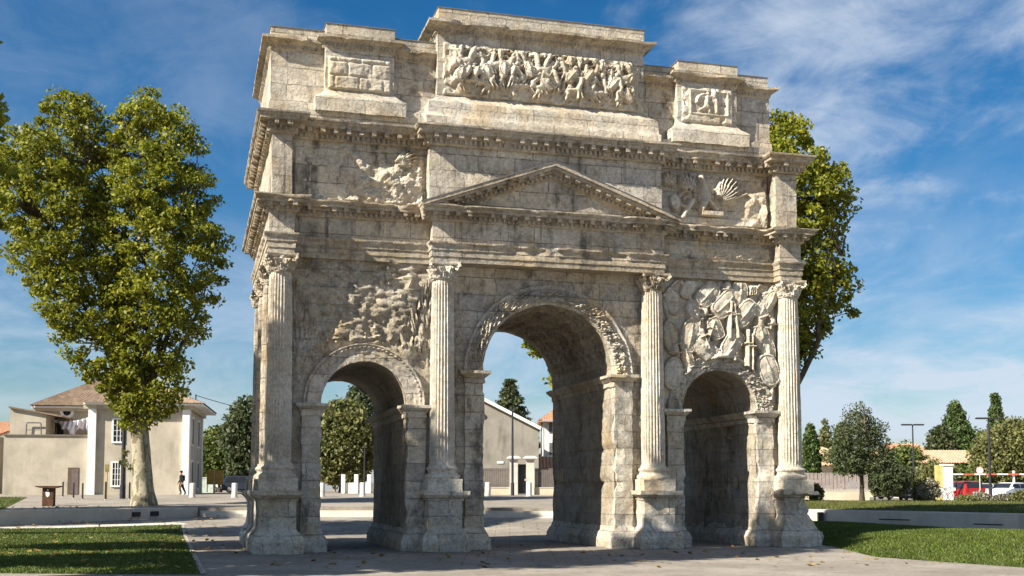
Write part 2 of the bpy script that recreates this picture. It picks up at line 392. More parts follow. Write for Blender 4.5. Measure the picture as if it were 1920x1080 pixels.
def fastmesh(name, V, k, mat, smooth=None, parent=None, loc=None):
    me = bpy.data.meshes.new(name); n = len(V); f = n//k
    me.vertices.add(n); me.vertices.foreach_set('co', V.astype(np.float32).ravel()); me.loops.add(n); me.polygons.add(f)
    me.loops.foreach_set('vertex_index', np.arange(n, dtype=np.int32)); me.polygons.foreach_set('loop_start', np.arange(0, n, k, dtype=np.int32))
    me.update(calc_edges=True); return link(name, me, mat, parent, smooth, loc)

A1 = gxy(378, 26.8); A1b = gxy(346, 42); B1 = gxy(341, 55.2); Cc = gxy(0, 50.2); Cl = gxy(-400, 45); Dd = gxy(0, 26.8); Dl = gxy(-500, 26.8)
lawn('grass', [Dl, Dd, A1], [Cl, Cc, B1], None, None, 'short green lawn striped with tree shadow at the lower left', GRASS, BLADE, nblade=80000, hb=.045)
fr = [gxy(1527, 1.95*FPX/(1019-HORIZON)), gxy(1560, 1.95*FPX/(1024-HORIZON)), gxy(1640, 1.93*FPX/(1042-HORIZON)), gxy(1760, 1.92*FPX/(1051-HORIZON)), gxy(1919, 1.9*FPX/(1062-HORIZON)), gxy(2200, 1.9*FPX/(1085-HORIZON))]
bk = [gxy(1500, 56.4), gxy(1560, 55.4), gxy(1640, 53.6), gxy(1760, 50.8), gxy(1919, 47), gxy(2200, 40.5)]
lawn('grass', fr, bk, None, None, 'dark green lawn mound below the long low stone wall at right', GRASS, BLADE, bumpz=.32, nblade=80000, hb=.055)
fr = [gxy(1480, 59.2), gxy(1540, 57.8), gxy(1760, 52.4), gxy(1919, 49), gxy(2200, 43)]
bk = [gxy(1460, 78), gxy(1560, 80), gxy(1700, 84), gxy(1919, 84), gxy(2200, 84)]
lawn('grass', fr, bk, None, None, 'dry yellowish grass bank above the stone wall in front of the car park', GRASS_DRY, BLADE_DRY, nblade=50000, hb=.08)
lawn('grass', [gxy(-300, 56), gxy(2, 57)], [gxy(-300, 82), gxy(52, 79)], None, None, 'small lawn wedge beside the pale plaza at the far left', GRASS_DRY, BLADE, nblade=9000, nu=20, nv=12)

# ------------------------------------------------------------------ the arch
ARCH = thing('triumphal_arch', 'huge weathered limestone Roman triumphal arch with three archways and carved reliefs', 'triumphal arch', (0, 0, 0))
TY = 6.75           # thickness of the wall body
ZA = 9.28           # underside of the architrave
def rect(x0, x1, y0, y1): return [(x0, y0), (x1, y0), (x1, y1), (x0, y1)]

class HF:
    """height field of a carved panel: metres along the wall, metres up, metres of relief"""
    def __init__(s, x0, x1, z0, z1, res=.025):
        s.x = np.arange(x0, x1, res); s.z = np.arange(z0, z1, res); s.X, s.Z = np.meshgrid(s.x, s.z, indexing='ij'); s.H = np.zeros_like(s.X); s.res = res
    def win(s, xa, xb, za, zb):
        i0, i1 = np.searchsorted(s.x, [xa, xb]); j0, j1 = np.searchsorted(s.z, [za, zb]); return slice(i0, i1), slice(j0, j1)
    def capsule(s, a, b, ra, rb, h, base=0., over=False):
        m = max(ra, rb)+.02; w = s.win(min(a[0], b[0])-m, max(a[0], b[0])+m, min(a[1], b[1])-m, max(a[1], b[1])+m)
        X, Z = s.X[w], s.Z[w]
        if X.size == 0: return
        d = np.array([b[0]-a[0], b[1]-a[1]]); L2 = d@d+1e-9; t = np.clip(((X-a[0])*d[0]+(Z-a[1])*d[1])/L2, 0, 1)
        r = ra+(rb-ra)*t; q = np.hypot(X-a[0]-d[0]*t, Z-a[1]-d[1]*t)/r; v = np.where(q < 1, base+h*np.sqrt(np.clip(1-q*q, 0, 1)), -1)
        s.H[w] = np.where(q < 1, v, s.H[w]) if over else np.maximum(s.H[w], v)
    def shield(s, c, a, b, rot, h, base, hexa=0.):
        m = max(a, b)+.02; w = s.win(c[0]-m, c[0]+m, c[1]-m, c[1]+m); X, Z = s.X[w]-c[0], s.Z[w]-c[1]
        if X.size == 0: return
        u = X*math.cos(rot)+Z*math.sin(rot); v = -X*math.sin(rot)+Z*math.cos(rot); p = 2+hexa
        q = (np.abs(u/a)**p+np.abs(v/b)**p)**(1/p); dome = base+h*(.55+.45*np.sqrt(np.clip(1-q*q, 0, 1)))
        dome = dome+np.where((q > .86), .018, 0)-np.where((q > .78) & (q < .86), .012, 0)
        dome = np.maximum(dome, np.where(np.hypot(u/(.16*a+.03), v/(.3*b)) < 1, base+h+.03*np.sqrt(np.clip(1-np.hypot(u/(.16*a+.03), v/(.3*b))**2, 0, 1)), 0))
        dome = np.where((np.abs(u) < .02) & (q < .8), dome+.02, dome)
        s.H[w] = np.where(q < 1, np.maximum(dome, s.H[w]*.35+dome*.65), s.H[w])
    def block(s, pts, h, base=0.):
        p = np.array(pts, float); w = s.win(p[:, 0].min(), p[:, 0].max(), p[:, 1].min(), p[:, 1].max()); X, Z = s.X[w], s.Z[w]; ins = np.ones(X.shape, bool)
        if X.size == 0: return
        for i in range(len(p)):
            a, b = p[i], p[(i+1) % len(p)]; ins &= ((b[0]-a[0])*(Z-a[1])-(b[1]-a[1])*(X-a[0])) >= 0
        s.H[w] = np.where(ins, np.maximum(s.H[w], base+h), s.H[w])
    def figure(s, x, z, hgt, face, lean, r, h=.16, base=0.):
        """a small carved fighter: head, torso, kilt, limbs"""
        k = hgt; hip = np.array([x, z+.47*k]); ax = np.array([math.sin(lean), math.cos(lean)]); sh = hip+ax*.30*k; hd = sh+ax*.17*k+np.array([face*.02*k, 0])
        def limb(o, l1, a1, l2, a2, w): 
            m = o+np.array([math.sin(a1), math.cos(a1)])*l1*k; e = m+np.array([math.sin(a2), math.cos(a2)])*l2*k
            s.capsule(o, m, w*k, w*.8*k, h*.75, base); s.capsule(m, e, w*.8*k, w*.55*k, h*.7, base); return e
        sp = r.uniform(.15, .75)
        limb(hip, .24, math.pi-face*sp, .24, math.pi+face*r.uniform(-.1, .8), .075); limb(hip, .24, math.pi+face*sp*.8, .25, math.pi+face*(sp*.8+r.uniform(0, .8)), .075)
        s.capsule(hip, sh, .105*k, .13*k, h, base); s.capsule(hip, hip+np.array([face*.03, -.13*k]), .11*k, .15*k, h*.85, base)
        e = limb(sh+np.array([face*.1*k, 0]), .17, face*r.uniform(.6, 2.2), .17, face*r.uniform(-.4, 1.8), .05); limb(sh-np.array([face*.1*k, 0]), .17, -face*r.uniform(.8, 2.6), .16, -face*r.uniform(.2, 2.2), .05)
        s.capsule(hd, hd+ax*.05*k, .075*k, .065*k, h*.95, base); s.capsule(hd+ax*.07*k, hd+ax*.1*k-np.array([face*.05*k, 0]), .05*k, .03*k, h*.8, base)
        if r.random() < .5: s.shield((e[0], e[1]), .13*k, .23*k, r.uniform(-.8, .8), h*.8, base+.03)
        elif r.random() < .6: s.capsule(e-ax*.3*k, e+np.array([face*.35*k, .25*k]), .018*k, .014*k, h*.55, base)
    def horse(s, x, z, k, face, r, h=.17):
        b0 = np.array([x-face*.33*k, z+.55*k]); b1 = np.array([x+face*.3*k, z+.62*k]); s.capsule(b0, b1, .17*k, .19*k, h)
        nk = b1+np.array([face*.22*k, .3*k]); s.capsule(b1, nk, .14*k, .09*k, h*.95); s.capsule(nk, nk+np.array([face*.2*k, -.12*k]), .075*k, .05*k, h*.95)
        for o, sg in ((b0, -1), (b1, 1)):
            for q in (0, 1):
                a = math.pi-face*sg*r.uniform(.1, .9); m = o+np.array([math.sin(a), math.cos(a)])*.3*k; a2 = math.pi+face*sg*r.uniform(-.2, .7)
                e = m+np.array([math.sin(a2), math.cos(a2)])*.3*k; s.capsule(o, m, .085*k, .05*k, h*.7); s.capsule(m, e, .05*k, .035*k, h*.65)
        s.capsule(b0, b0+np.array([-face*.2*k, -.3*k]), .05*k, .03*k, h*.6)
        s.figure(x, z+.5*k, .75*k, face, r.uniform(-.2, .5)*face, r, h)
    def mesh(s, name, Y, mat, parent, rough=.02, keep=None, sink=.05, blur=1, seed=4, rim=True, deep=1.):
        H = s.H
        for _ in range(blur):
            Q = np.pad(H, 1, mode='edge'); H = (Q[1:-1, 1:-1]*2+Q[:-2, 1:-1]+Q[2:, 1:-1]+Q[1:-1, :-2]+Q[1:-1, 2:])/6
        Pn = np.stack([s.X, s.Z, s.X*0+Y], -1)
        H = H*deep+rough*fbm(Pn*6, 4, seed)*1.2
        if rim: 
            e = np.minimum(np.minimum(s.X-s.x[0], s.x[-1]-s.X), np.minimum(s.Z-s.z[0], s.z[-1]-s.Z)); H = H*np.clip(e/.06, 0, 1)-sink*(1-np.clip(e/.03, 0, 1))
        m = MB(); m.grid(np.stack([s.X, Y-H, s.Z], -1))
        if keep is not None:
            ok = keep(s.X, s.Z).ravel(); m.F = [f for f in m.F if all(ok[i] for i in f)]
        return m.build(name, mat, parent, smooth=55, fix=False)

def archwall(name, x0, x1, z1, cx, r, zs, Y, mat, parent, disp=None, nv=34, seg=.085, amp=.05, sc=.45):
    ins, outs = [], []; nj = int(zs/seg); na = int(math.pi*r/seg*1.4)
    for i in range(nj): z = zs*i/nj; ins.append((cx-r, z)); outs.append((x0, z))
    corner = [math.atan2(z1-zs, x0-cx), math.atan2(z1-zs, x1-cx)]
    ang = [math.pi*(1-i/na) for i in range(na+1)]
    for cnr in corner: k = min(range(len(ang)), key=lambda q: abs(ang[q]-cnr)); ang[k] = cnr
    for a in ang:
        c, s_ = math.cos(a), math.sin(a); ins.append((cx+r*c, zs+r*s_)); t = 1e9
        if c < -1e-6: t = min(t, (x0-cx)/c)
        if c > 1e-6: t = min(t, (x1-cx)/c)
        if s_ > 1e-6: t = min(t, (z1-zs)/s_)
        outs.append((cx+t*c, zs+t*s_))
    for i in range(nj-1, -1, -1): z = zs*i/nj; ins.append((cx+r, z)); outs.append((x1, z))
    I, O = np.array(ins), np.array(outs); v = np.linspace(0, 1, nv)[None, :, None]; G = I[:, None]+(O-I)[:, None]*v
    Pq = np.stack([G[..., 0], G[..., 0]*0+Y, G[..., 1]], -1)
    if disp is not None: Pq[..., 1] -= disp(G[..., 0], G[..., 1])
    m = MB(); m.grid(Pq); return m.build(name, mat, parent, amp=amp, sc=sc, smooth=60, fix=False)

def passage(name, cx, r, zs, mat, parent, disp=None, seg=.1, amp=.04, y0=-.02, y1=TY):
    pth = [(cx-r, z, 1, 0) for z in np.linspace(-.05, zs, int(zs/seg))]
    pth += [(cx+r*math.cos(a), zs+r*math.sin(a), -math.cos(a), -math.sin(a)) for a in np.linspace(math.pi, 0, int(math.pi*r/seg))[1:-1]]
    pth += [(cx+r, z, -1, 0) for z in np.linspace(zs, -.05, int(zs/seg))]
    pth = np.array(pth); s = np.concatenate([[0], np.cumsum(np.hypot(np.diff(pth[:, 0]), np.diff(pth[:, 1])))]); Yv = np.linspace(y0, y1, int((y1-y0)/seg))
    S, Yg = np.meshgrid(s, Yv, indexing='ij'); d = disp(S, Yg, pth) if disp else S*0
    Pq = np.stack([pth[:, 0][:, None]+pth[:, 2][:, None]*d, Yg, pth[:, 1][:, None]+pth[:, 3][:, None]*d], -1)
    m = MB(); m.grid(Pq); return m.build(name, mat, parent, amp=amp, sc=.5, smooth=60, fix=False)

# --- wall bays with their archways
def rough_left(x, z):
    q = np.stack([x, z, x*0], -1); n = fbm(q*1.6, 5, 21, .6); m = sstep(5.6, 6.8, z)*sstep(0, .3, np.hypot(x+6.2, z-4.68)-1.85)
    cell = np.abs(fbm(q*2.3, 3, 40)); deep = np.clip(fbm(q*np.array([3.2, 2.2, 1])+7, 4, 77, .6)*2.2, -1, 1)
    fine = fbm(q*6.5, 4, 12, .65); hol = sstep(.12, .3, fbm(q*2.7+4, 4, 63, .6)); led = np.floor((fbm(q*np.array([2.6, 2.0, 1])+3, 4, 17, .62)+.25*fine)*5)/5
    return m*.85*(.14+.05*n+.06*cell+.08*led+.18*fine+.07*fbm(q*15, 3, 90, .6)-.12*hol+block_course(x, z, 12, .13))+(1-m)*.05*n
def rough_mid(x, z):
    q = np.stack([x, z, x*0+4], -1); return .045*fbm(q*1.5, 4, 9, .6)
def block_course(x, z, k=0, a=.05):
    row = np.floor(z/.56); u = np.floor((x+row*.63)/1.15); return (_hash(row.astype(np.int64), u.astype(np.int64), np.zeros_like(row).astype(np.int64)+k, 5)-.5)*a
CL, CM, CR = -6.18, .0, 6.2; RL, RM, RR = 1.37, 2.29, 1.40; ZL, ZM, ZR = 4.68, 5.85, 4.72
archwall('left_bay_wall', -8.8, -3.9, 9.4, CL, RL, ZL, 0, STONE_ROUGH, ARCH, lambda x, z: rough_left(x, z)+block_course(x, z, 1, .03), seg=.06, nv=60, amp=.045)
archwall('middle_bay_wall', -3.9, 3.8, 9.4, CM, RM, ZM, 0, STONE, ARCH, lambda x, z: rough_mid(x, z)+block_course(x, z, 2, .06), amp=.05)
archwall('right_bay_wall', 3.8, 8.7, 9.4, CR, RR, ZR, 0, STONE, ARCH, lambda x, z: rough_mid(x, z)+block_course(x, z, 3, .05), amp=.05)
for nm, x0, x1, cx, r, zs in (('rear_wall', -8.8, -3.9, CL, RL, ZL), ('rear_wall', -3.9, 3.8, CM, RM, ZM), ('rear_wall', 3.8, 8.7, CR, RR, ZR)):
    archwall(nm, x0, x1, 9.4, cx, r, zs, TY, STONE, ARCH, lambda x, z: -rough_mid(x, z), seg=.2, nv=14, amp=.06)
# --- barrel vaults and passage walls
def coffer(S, Y, pth):
    L1 = ZM+.0; La = math.pi*RM; t = (S-L1)/.52; u = Y/.6; row = np.floor(t); f = np.abs(t-row-.5); g = np.abs(u+.5*(row % 2)-np.floor(u+.5*(row % 2))-.5)
    hexd = np.maximum(f, .5*f+.87*g*.95); m = ((S > L1+.35) & (S < L1+La-.35) & (Y > .45) & (Y < TY-.35))
    q = np.stack([S, Y, S*0], -1); wall = (S < L1)|(S > L1+La)
    gul = np.exp(-((pth[:, 1][:, None]-2.15-.1*np.sin(Y*2))/.13)**2)*sstep(.0, 1., Y)*.10+np.exp(-((pth[:, 1][:, None]-3.35)/.12)**2)*.08*(Y < 4)
    return np.where(m, -.11*sstep(.43, .36, hexd)+.015, 0)-np.where(wall, gul, 0)+.05*fbm(q*1.2, 4, 8)
def sidewalls(S, Y, pth):
    q = np.stack([S, Y, S*0], -1); z = pth[:, 1][:, None]; right = (pth[:, 2][:, None] < -.99)
    d = .05*fbm(q*1.3, 4, 13)+.03*(z < .9)
    for yy, zz, ry, rz in [(1.6, 2.25, .09, .17), (2.05, 2.2, .09, .16), (2.5, 2.3, .1, .18), (3.1, 2.2, .09, .15), (1.9, 1.75, .08, .16), (2.45, 1.72, .11, .2), (3.0, 1.75, .08, .16), (3.6, 2.2, .1, .15), (3.7, 1.7, .08, .15), (4.3, 2.25, .1, .15)]:
        d = d-np.where(right, .3*sstep(1.15, .75, np.hypot((Y-yy)/ry, (z-zz)/rz)), 0)
    nic = np.clip(sstep(.55, .38, np.abs(Y-2.2))*sstep(2.9, 3.0, z)*(z < 4.2)+sstep(.55, .4, np.hypot(Y-2.2, z-4.2))*(z >= 4.2), 0, 1)
    return d-np.where(right, .22*nic*sstep(-.3, .2, fbm(q*2, 3, 3)+.3), 0)
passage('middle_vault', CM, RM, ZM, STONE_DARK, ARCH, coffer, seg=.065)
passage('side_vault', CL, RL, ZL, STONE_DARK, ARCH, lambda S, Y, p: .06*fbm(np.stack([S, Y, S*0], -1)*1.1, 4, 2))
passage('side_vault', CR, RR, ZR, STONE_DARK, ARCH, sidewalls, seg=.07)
# --- side walls
for x in (-8.72, 8.62):
    m = MB(); Yg, Zg = np.meshgrid(np.linspace(0, TY, 40), np.linspace(0, 9.4, 50), indexing='ij'); m.grid(np.stack([Yg*0+x, Yg, Zg], -1)); m.build('end_wall', STONE, ARCH, amp=.06, smooth=60)
# --- arch jamb pilasters, their flared feet and imposts
for cx, r, zs, w in ((CL, RL, ZL, .60), (CM, RM, ZM, .62), (CR, RR, ZR, .60)):
    for sgn in (-1, 1):
        x0, x1 = (cx-r-w, cx-r+.015) if sgn < 0 else (cx+r-.015, cx+r+w)
        m = MB(); m.box(x0, x1, -.15, .1, .5, zs-.3, .08); V = m.verts(); bt = np.clip(fbm(V*np.array([.2, .2, 1.1])+cx+sgn*3, 4, 29, .65)*2.2-.25, 0, 1); bt = bt+.9*np.exp(-((V[:, 2]-2.15)/.16)**2)*(r > 2)*(sgn > 0)+.6*np.exp(-((V[:, 2]-3.3)/.14)**2)*(r > 2)*(sgn > 0); inner = sstep(.35, 0, np.abs(V[:, 0]-(cx+sgn*r))); V = V.copy(); V[:, 0] += sgn*.15*bt*inner; V[:, 1] += .10*bt*inner; m.V = [V]; p = m.build('pilaster', STONE_PALE if sgn > 0 and cx > -3 else STONE, ARCH, amp=.075, sc=.4, smooth=50, weld=True)
        m = MB(); m.loft(rect(x0, x1, -.15, TY+.05), [(.18, -.05), (.20, .34), (.17, .38), (.12, .5), (.04, .6), (.02, .72), (-.04, .74)], .1)
        m.build('foot', STONE_PALE, p, amp=.08, sc=.4, smooth=60, weld=True, seed=int(abs(x0)*7))
        m = MB(); m.loft(rect(x0, x1, -.15, TY+.05), [(.0, zs-.42), (.03, zs-.40), (.03, zs-.26), (.1, zs-.2), (.17, zs-.12), (.2, zs-.1), (.2, zs-.01), (.05, zs)], .09, bot=True)
        m.build('impost', STONE_CORN if r > 2 else STONE_PALE, p, amp=.035, sc=.2, smooth=50, weld=True, seed=int(abs(x0)*5))
# --- archivolts
def archivolt(cx, r0, r1, zs, mat, fn, name='archivolt'):
    na = int(math.pi*r1/.022); nr = 36; a = np.linspace(math.pi, 0, na); rr = np.linspace(r0, r1, nr); Ag, Rg = np.meshgrid(a, rr, indexing='ij'); t = (Rg-r0)/(r1-r0)
    H = fn(Ag, t, Rg); H[:, 0] = -.1; H[:, -1] = -.1; H[:, 1] = np.minimum(H[:, 1], .1)
    x = cx+Rg*np.cos(Ag); z = zs+Rg*np.sin(Ag); m = MB(); m.grid(np.stack([x, -.02-H, z], -1)); m.build(name, mat, ARCH, amp=.03, sc=.3, smooth=50, fix=False)
def garland(A_, t, R_):
    q = np.stack([A_*R_, R_, A_*0], -1); n = fbm(q*7, 4, 5, .65); band = sstep(.06, .14, t)*sstep(.82, .74, t)
    lump = .5+.5*np.cos(A_*R_*math.pi/.16); lump = np.abs(lump)*sstep(.9, .2, np.abs(t-.45)*2)
    fin = np.abs(fbm(q*11, 3, 77, .6)); H = .06+.05*sstep(.8, .84, t)+.04*sstep(.9, .93, t)+band*(.02+.06*lump*np.clip(.7+n, 0, 1.2)+.26*fin+.05*n)
    brk = sstep(.1, .45, fbm(q*1.1+3, 3, 31)); return H*(1-.45*brk*sstep(.6, .9, t))+.02*n
def plainvolt(A_, t, R_):
    q = np.stack([A_*R_, R_, A_*0+2], -1); n = fbm(q*3, 4, 15, .6); d = (np.mod(A_*R_, .15) < .085)*sstep(.74, .76, t)*sstep(.86, .84, t)
    return .06+.02*sstep(.45, .47, t)+.02*sstep(.7, .72, t)+.035*d+.05*sstep(.87, .9, t)+.02*n
def ornate(A_, t, R_):
    q = np.stack([A_*R_, R_, A_*0+6], -1); n = fbm(q*6, 4, 25, .65); e = sstep(-.1, .5, fbm(q*1.0+9, 3, 55)+.25*np.sin(A_))
    lump = (.5+.5*np.cos(A_*R_*math.pi/.13))*sstep(.9, .3, np.abs(t-.5)*2)
    return .08+.05*sstep(.78, .84, t)+.07*lump*(1-e*.8)*np.clip(.7+n, 0, 1.3)+.2*np.abs(fbm(q*12, 3, 88, .6))*(1-.5*e)+.04*n-.05*e*(t < .3)
archivolt(CM, RM-.01, 2.95, ZM, STONE_PALE, garland); archivolt(CL, RL-.01, 1.95, ZL, STONE, plainvolt); archivolt(CR, RR-.01, 1.97, ZR, STONE_PALE, ornate)

# --- columns
def pedestal(cx, cy, par, amp=.05, hx=.54, hy=.56, seed=1, bite=False, mat=STONE_PALE):
    m = MB(); m.loft(rect(cx-hx, cx+hx, cy-hy, cy+hy), [(.22, -.05), (.24, .36), (.20, .40), (.19, .5), (.10, .60), (.06, .68), (.02, .72), (.0, .78), (0, 1.62), (.04, 1.63), (.05, 1.68), (.14, 1.76), (.20, 1.80), (.20, 1.93)], .06)
    if bite:
        V = m.verts(); n = fbm(V*1.4+2, 3, 5); q = V-np.array([cx, cy, 0]); k = 1-.33*sstep(-.15, .35, n)*sstep(.75, 1.2, V[:, 2]); q[:, :2] *= k[:, None]; m.V = [q+np.array([cx, cy, 0])]
    return m.build('pedestal', mat, par, amp=amp, sc=.4, smooth=42, weld=True, seed=seed)
def column(cx, cy, seed, worn=.2, name='column', z0=2.75, z1=8.74, mat=STONE_COL):
    nt, nz = 168, 64; th = np.arange(nt)*2*math.pi/nt; z = np.linspace(z0, z1, nz); Tg, Zg = np.meshgrid(th, z, indexing='ij')
    t = (Zg-z0)/(z1-z0); R = .405-.052*t**1.6+.03*np.exp(-(Zg-z0)/.05)+.02*np.exp(-(z1-Zg)/.05)
    q = np.stack([np.cos(Tg)*.6+cx, np.sin(Tg)*.6+cy, Zg*.8], -1); w = fbm(q*1.3, 4, seed, .6)
    keep = sstep(worn, worn-.35, w)*sstep(z0+.05, z0+.2, Zg)*sstep(z1-.05, z1-.2, Zg)
    fl = np.clip(np.cos(Tg*24), -.55, 1); R = R-.056*(.5-.5*fl)*1.2*keep-.02*(1-keep)+.018*fbm(q*4, 3, seed+9)
    m = MB(); m.grid(np.stack([cx+R*np.cos(Tg), cy+R*np.sin(Tg), Zg], -1), cu=True)
    sh = m.build(name, mat, ARCH, smooth=70, fix=True)
    # base
    m = MB(); m.box(cx-.57, cx+.57, cy-.57, cy+.57, 1.9, 2.30, .1); m.build('plinth_block', mat, sh, amp=.05, sc=.35, smooth=50, weld=True, seed=seed)
    m = MB(); m.lathe([(.54, 2.28), (.57, 2.32), (.58, 2.38), (.55, 2.44), (.49, 2.47), (.46, 2.52), (.47, 2.57), (.51, 2.60), (.515, 2.65), (.48, 2.69), (.44, 2.71), (.43, 2.78)], cx, cy, 48); m.build('base', mat, sh, amp=.035, sc=.3, smooth=60, weld=True, seed=seed)
    # capital
    th_ = np.linspace(0, 2*math.pi, 161)[:-1]; zz_ = np.linspace(8.70, 9.22, 44); Tq, Zq = np.meshgrid(th_, zz_, indexing='ij'); f = (Zq-8.70)/.52
    Rq = .365+.06*f**2.5+.03*np.exp(-((Zq-8.735)/.02)**2)
    for k8, z0_, z1_, out in ((0., 8.76, 8.98, .13), (math.pi/8, 8.78, 9.13, .17)):
        g = np.clip((Zq-z0_)/(z1_-z0_), 0, 1); on = (Zq > z0_)&(Zq < z1_+.02); lobe = np.clip(np.cos((Tq-k8)*8)*.5+.5, 0, 1)**.6; rib = 1+.22*np.cos((Tq-k8)*48)
        Rq = np.maximum(Rq, np.where(on, .375+lobe*rib*out*(.35+.75*g**2)*sstep(1.04, .93, g), 0))
    Rq = Rq+.045*fbm(np.stack([np.cos(Tq)*.5+cx, np.sin(Tq)*.5+cy, Zq], -1)*9, 3, seed+3); m = MB(); m.grid(np.stack([cx+Rq*np.cos(Tq), cy+Rq*np.sin(Tq), Zq], -1), cu=True)
    for k in range(4):
        a = math.pi/4+k*math.pi/2; c = np.array([cx+.58*math.cos(a), cy+.58*math.sin(a)])
        s_ = np.linspace(0, 1, 18); ang = s_*9; rad = .12*(1-s_*.8); m.tube(np.stack([c[0]+rad*np.cos(ang)*math.cos(a), c[1]+rad*np.cos(ang)*math.sin(a), 9.12+rad*np.sin(ang)], -1), .045*(1-s_*.4), 6)
    ab = []
    for k in range(4):
        for f in np.linspace(0, 1, 9)[:-1]:
            a0 = -3*math.pi/4+k*math.pi/2; p0 = np.array([math.cos(a0), math.sin(a0)])*.74; p1 = np.array([math.cos(a0+math.pi/2), math.sin(a0+math.pi/2)])*.74; p = p0+(p1-p0)*f; ab.append((cx+p[0]*(1-.18*math.sin(math.pi*f)), cy+p[1]*(1-.18*math.sin(math.pi*f))))
    m.loft(ab, [(-.06, 9.18), (-.02, 9.22), (-.02, 9.29)], .2, bot=True)
    m.build('capital', STONE_CORN if seed % 2 else mat, sh, amp=.04, sc=.13, smooth=50, seed=seed)
    return sh
YC = -.30
for i, (x, worn, hxs) in enumerate(((-8.88, .85, 0), (-3.70, .85, 0), (3.60, .62, 0), (8.76, .75, 0))):
    s_ = column(x, YC, 3+i, worn, mat=STONE_COL); pedestal(x, YC+.02, s_, .05 if i < 3 else .1, seed=i+2, bite=(i == 3))
for i, y in enumerate((1.95, 4.35, 6.9)):
    s_ = column(-8.93, y, 12+i, .6, mat=STONE); pedestal(-8.9, y, s_, .07, seed=20+i)
for i, y in enumerate((1.95, 4.35, 6.9)):
    s_ = column(8.8, y, 32+i, .6, mat=STONE); pedestal(8.75, y, s_, .07, seed=40+i)

# --- entablature
YP, YB = -.70, -.22
def plan(xl0, xl1, xc0, xc1, xr0, xr1, yp, yb, y1=TY+.6):
    return [(xl0, yp), (xl1, yp), (xl1, yb), (xc0, yb), (xc0, yp), (xc1, yp), (xc1, yb), (xr0, yb), (xr0, yp), (xr1, yp), (xr1, y1), (xl0, y1)]
def chips(V):
    n = fbm(V*np.array([1.3, 1.3, .6])+9, 4, 61, .6); f = sstep(.16, .34, n); n2 = sstep(.30, .42, fbm(V*3.1, 3, 19, .6)); V = V.copy(); fr = V[:, 1] < -.3; V[:, 1] += fr*(.10*f+.05*n2); V[:, 2] -= .025*f+.02*n2; return V
P1 = plan(-9.30, -8.50, -4.12, 3.90, 8.28, 9.10, YP, YB)
def broken(V):
    n = fbm(V*np.array([1.1, .4, 2.2])+5, 4, 91, .6); m = sstep(-1.9, -1.2, V[:, 0])*sstep(4.1, 3.9, V[:, 0])*sstep(9.55, 9.75, V[:, 2])*(V[:, 1] < -.3)
    blk = _hash(np.floor(V[:, 0]/.85).astype(np.int64), np.floor(V[:, 2]/.4).astype(np.int64), np.zeros(len(V), np.int64), 8)
    V = V.copy(); V[:, 1] += m*np.clip(.04+.22*n+.10*(blk > .5), 0, .17); return V
m = MB(); m.loft(P1, [(0, ZA), (0, 9.46), (.03, 9.462), (.03, 9.66), (.06, 9.662), (.06, 9.80), (.13, 9.87), (.13, 9.93), (.0, 9.94)], .1, bot=True); m.V = [broken(m.verts())]
m.build('architrave', STONE_CORN, ARCH, amp=.016, sc=.18, smooth=45, weld=True)
m = MB(); m.loft(P1, [(.0, 9.9), (0, 10.64)], .2, top=False); m.build('frieze', STONE, ARCH, amp=.035, sc=.4, smooth=45, weld=True)
m = MB(); m.loft(P1, [(.0, 10.58), (.06, 10.60), (.09, 10.66), (.09, 10.78), (.17, 10.79), (.17, 10.86), (.37, 10.87), (.37, 10.95), (.40, 10.96), (.46, 11.03), (.46, 11.07), (0, 11.13)], .16)
m.dentils(P1, .05, .16, 10.66, 10.78, .09, .075); m.dentils(P1, .08, .34, 10.75, 10.868, .16, .22)
m.V = [chips(m.verts())]; m.build('cornice', STONE_CORN, ARCH, amp=.016, sc=.18, smooth=40)
# --- pediment
xa, xl, xr, zb, zp = -.12, -4.58, 4.36, 11.09, 12.70
def rake(m, d0, d1, y0, y1, trim=0.):
    """band between perpendicular depths d0..d1 under the roof line, both slopes"""
    for xe in (xl, xr):
        s = np.array([xa-xe, zp-zb]); L = np.linalg.norm(s); s /= L; n = np.array([s[1], -s[0]]) if s[0] > 0 else np.array([-s[1], s[0]])
        e = np.array([xe, zb])
        k = 26; Pq = []
        for i in range(k+1):
            f = i/k
            top = e+s*(L*f)+n*d0; bot = e+s*(L*f)+n*d1
            if f == 1: top = np.array([xa, zp-d0/abs(s[0])]); bot = np.array([xa, zp-d1/abs(s[0])])
            Pq.append([top, bot])
        Pq = np.array(Pq); T, B = Pq[:, 0], Pq[:, 1]
        ring = np.stack([np.stack([T[:, 0], T[:, 0]*0+y0, T[:, 1]], -1), np.stack([B[:, 0], B[:, 0]*0+y0, B[:, 1]], -1), np.stack([B[:, 0], B[:, 0]*0+y1, B[:, 1]], -1), np.stack([T[:, 0], T[:, 0]*0+y1, T[:, 1]], -1)], 1)
        b = m.n; m.grid(ring, cv=True); m.F += [[b, b+1, b+2, b+3], [b+4*k+3, b+4*k+2, b+4*k+1, b+4*k]]
def rakeblocks(m, d0, d1, y0, y1, w, gap):
    for xe in (xl, xr):
        s = np.array([xa-xe, zp-zb]); L = np.linalg.norm(s); s /= L; n = np.array([s[1], -s[0]]) if s[0] > 0 else np.array([-s[1], s[0]])
        t = 1.0*d1/.37
        while t < L-.2:
            c = np.array([xe, zb])+s*t+n*(d0+d1)/2; m.obox((c[0], (y0+y1)/2, c[1]), (s[0]*w/2, 0, s[1]*w/2), (0, (y1-y0)/2, 0), (n[0]*(d1-d0)/2, 0, n[1]*(d1-d0)/2)); t += w+gap
ty = MB(); ty.prism([(xl+.6, 11.08), (xr-.6, 11.08), (xa, zp-.18)], YP-.02, -.2); tym = ty.build('pediment', STONE, ARCH, amp=0)
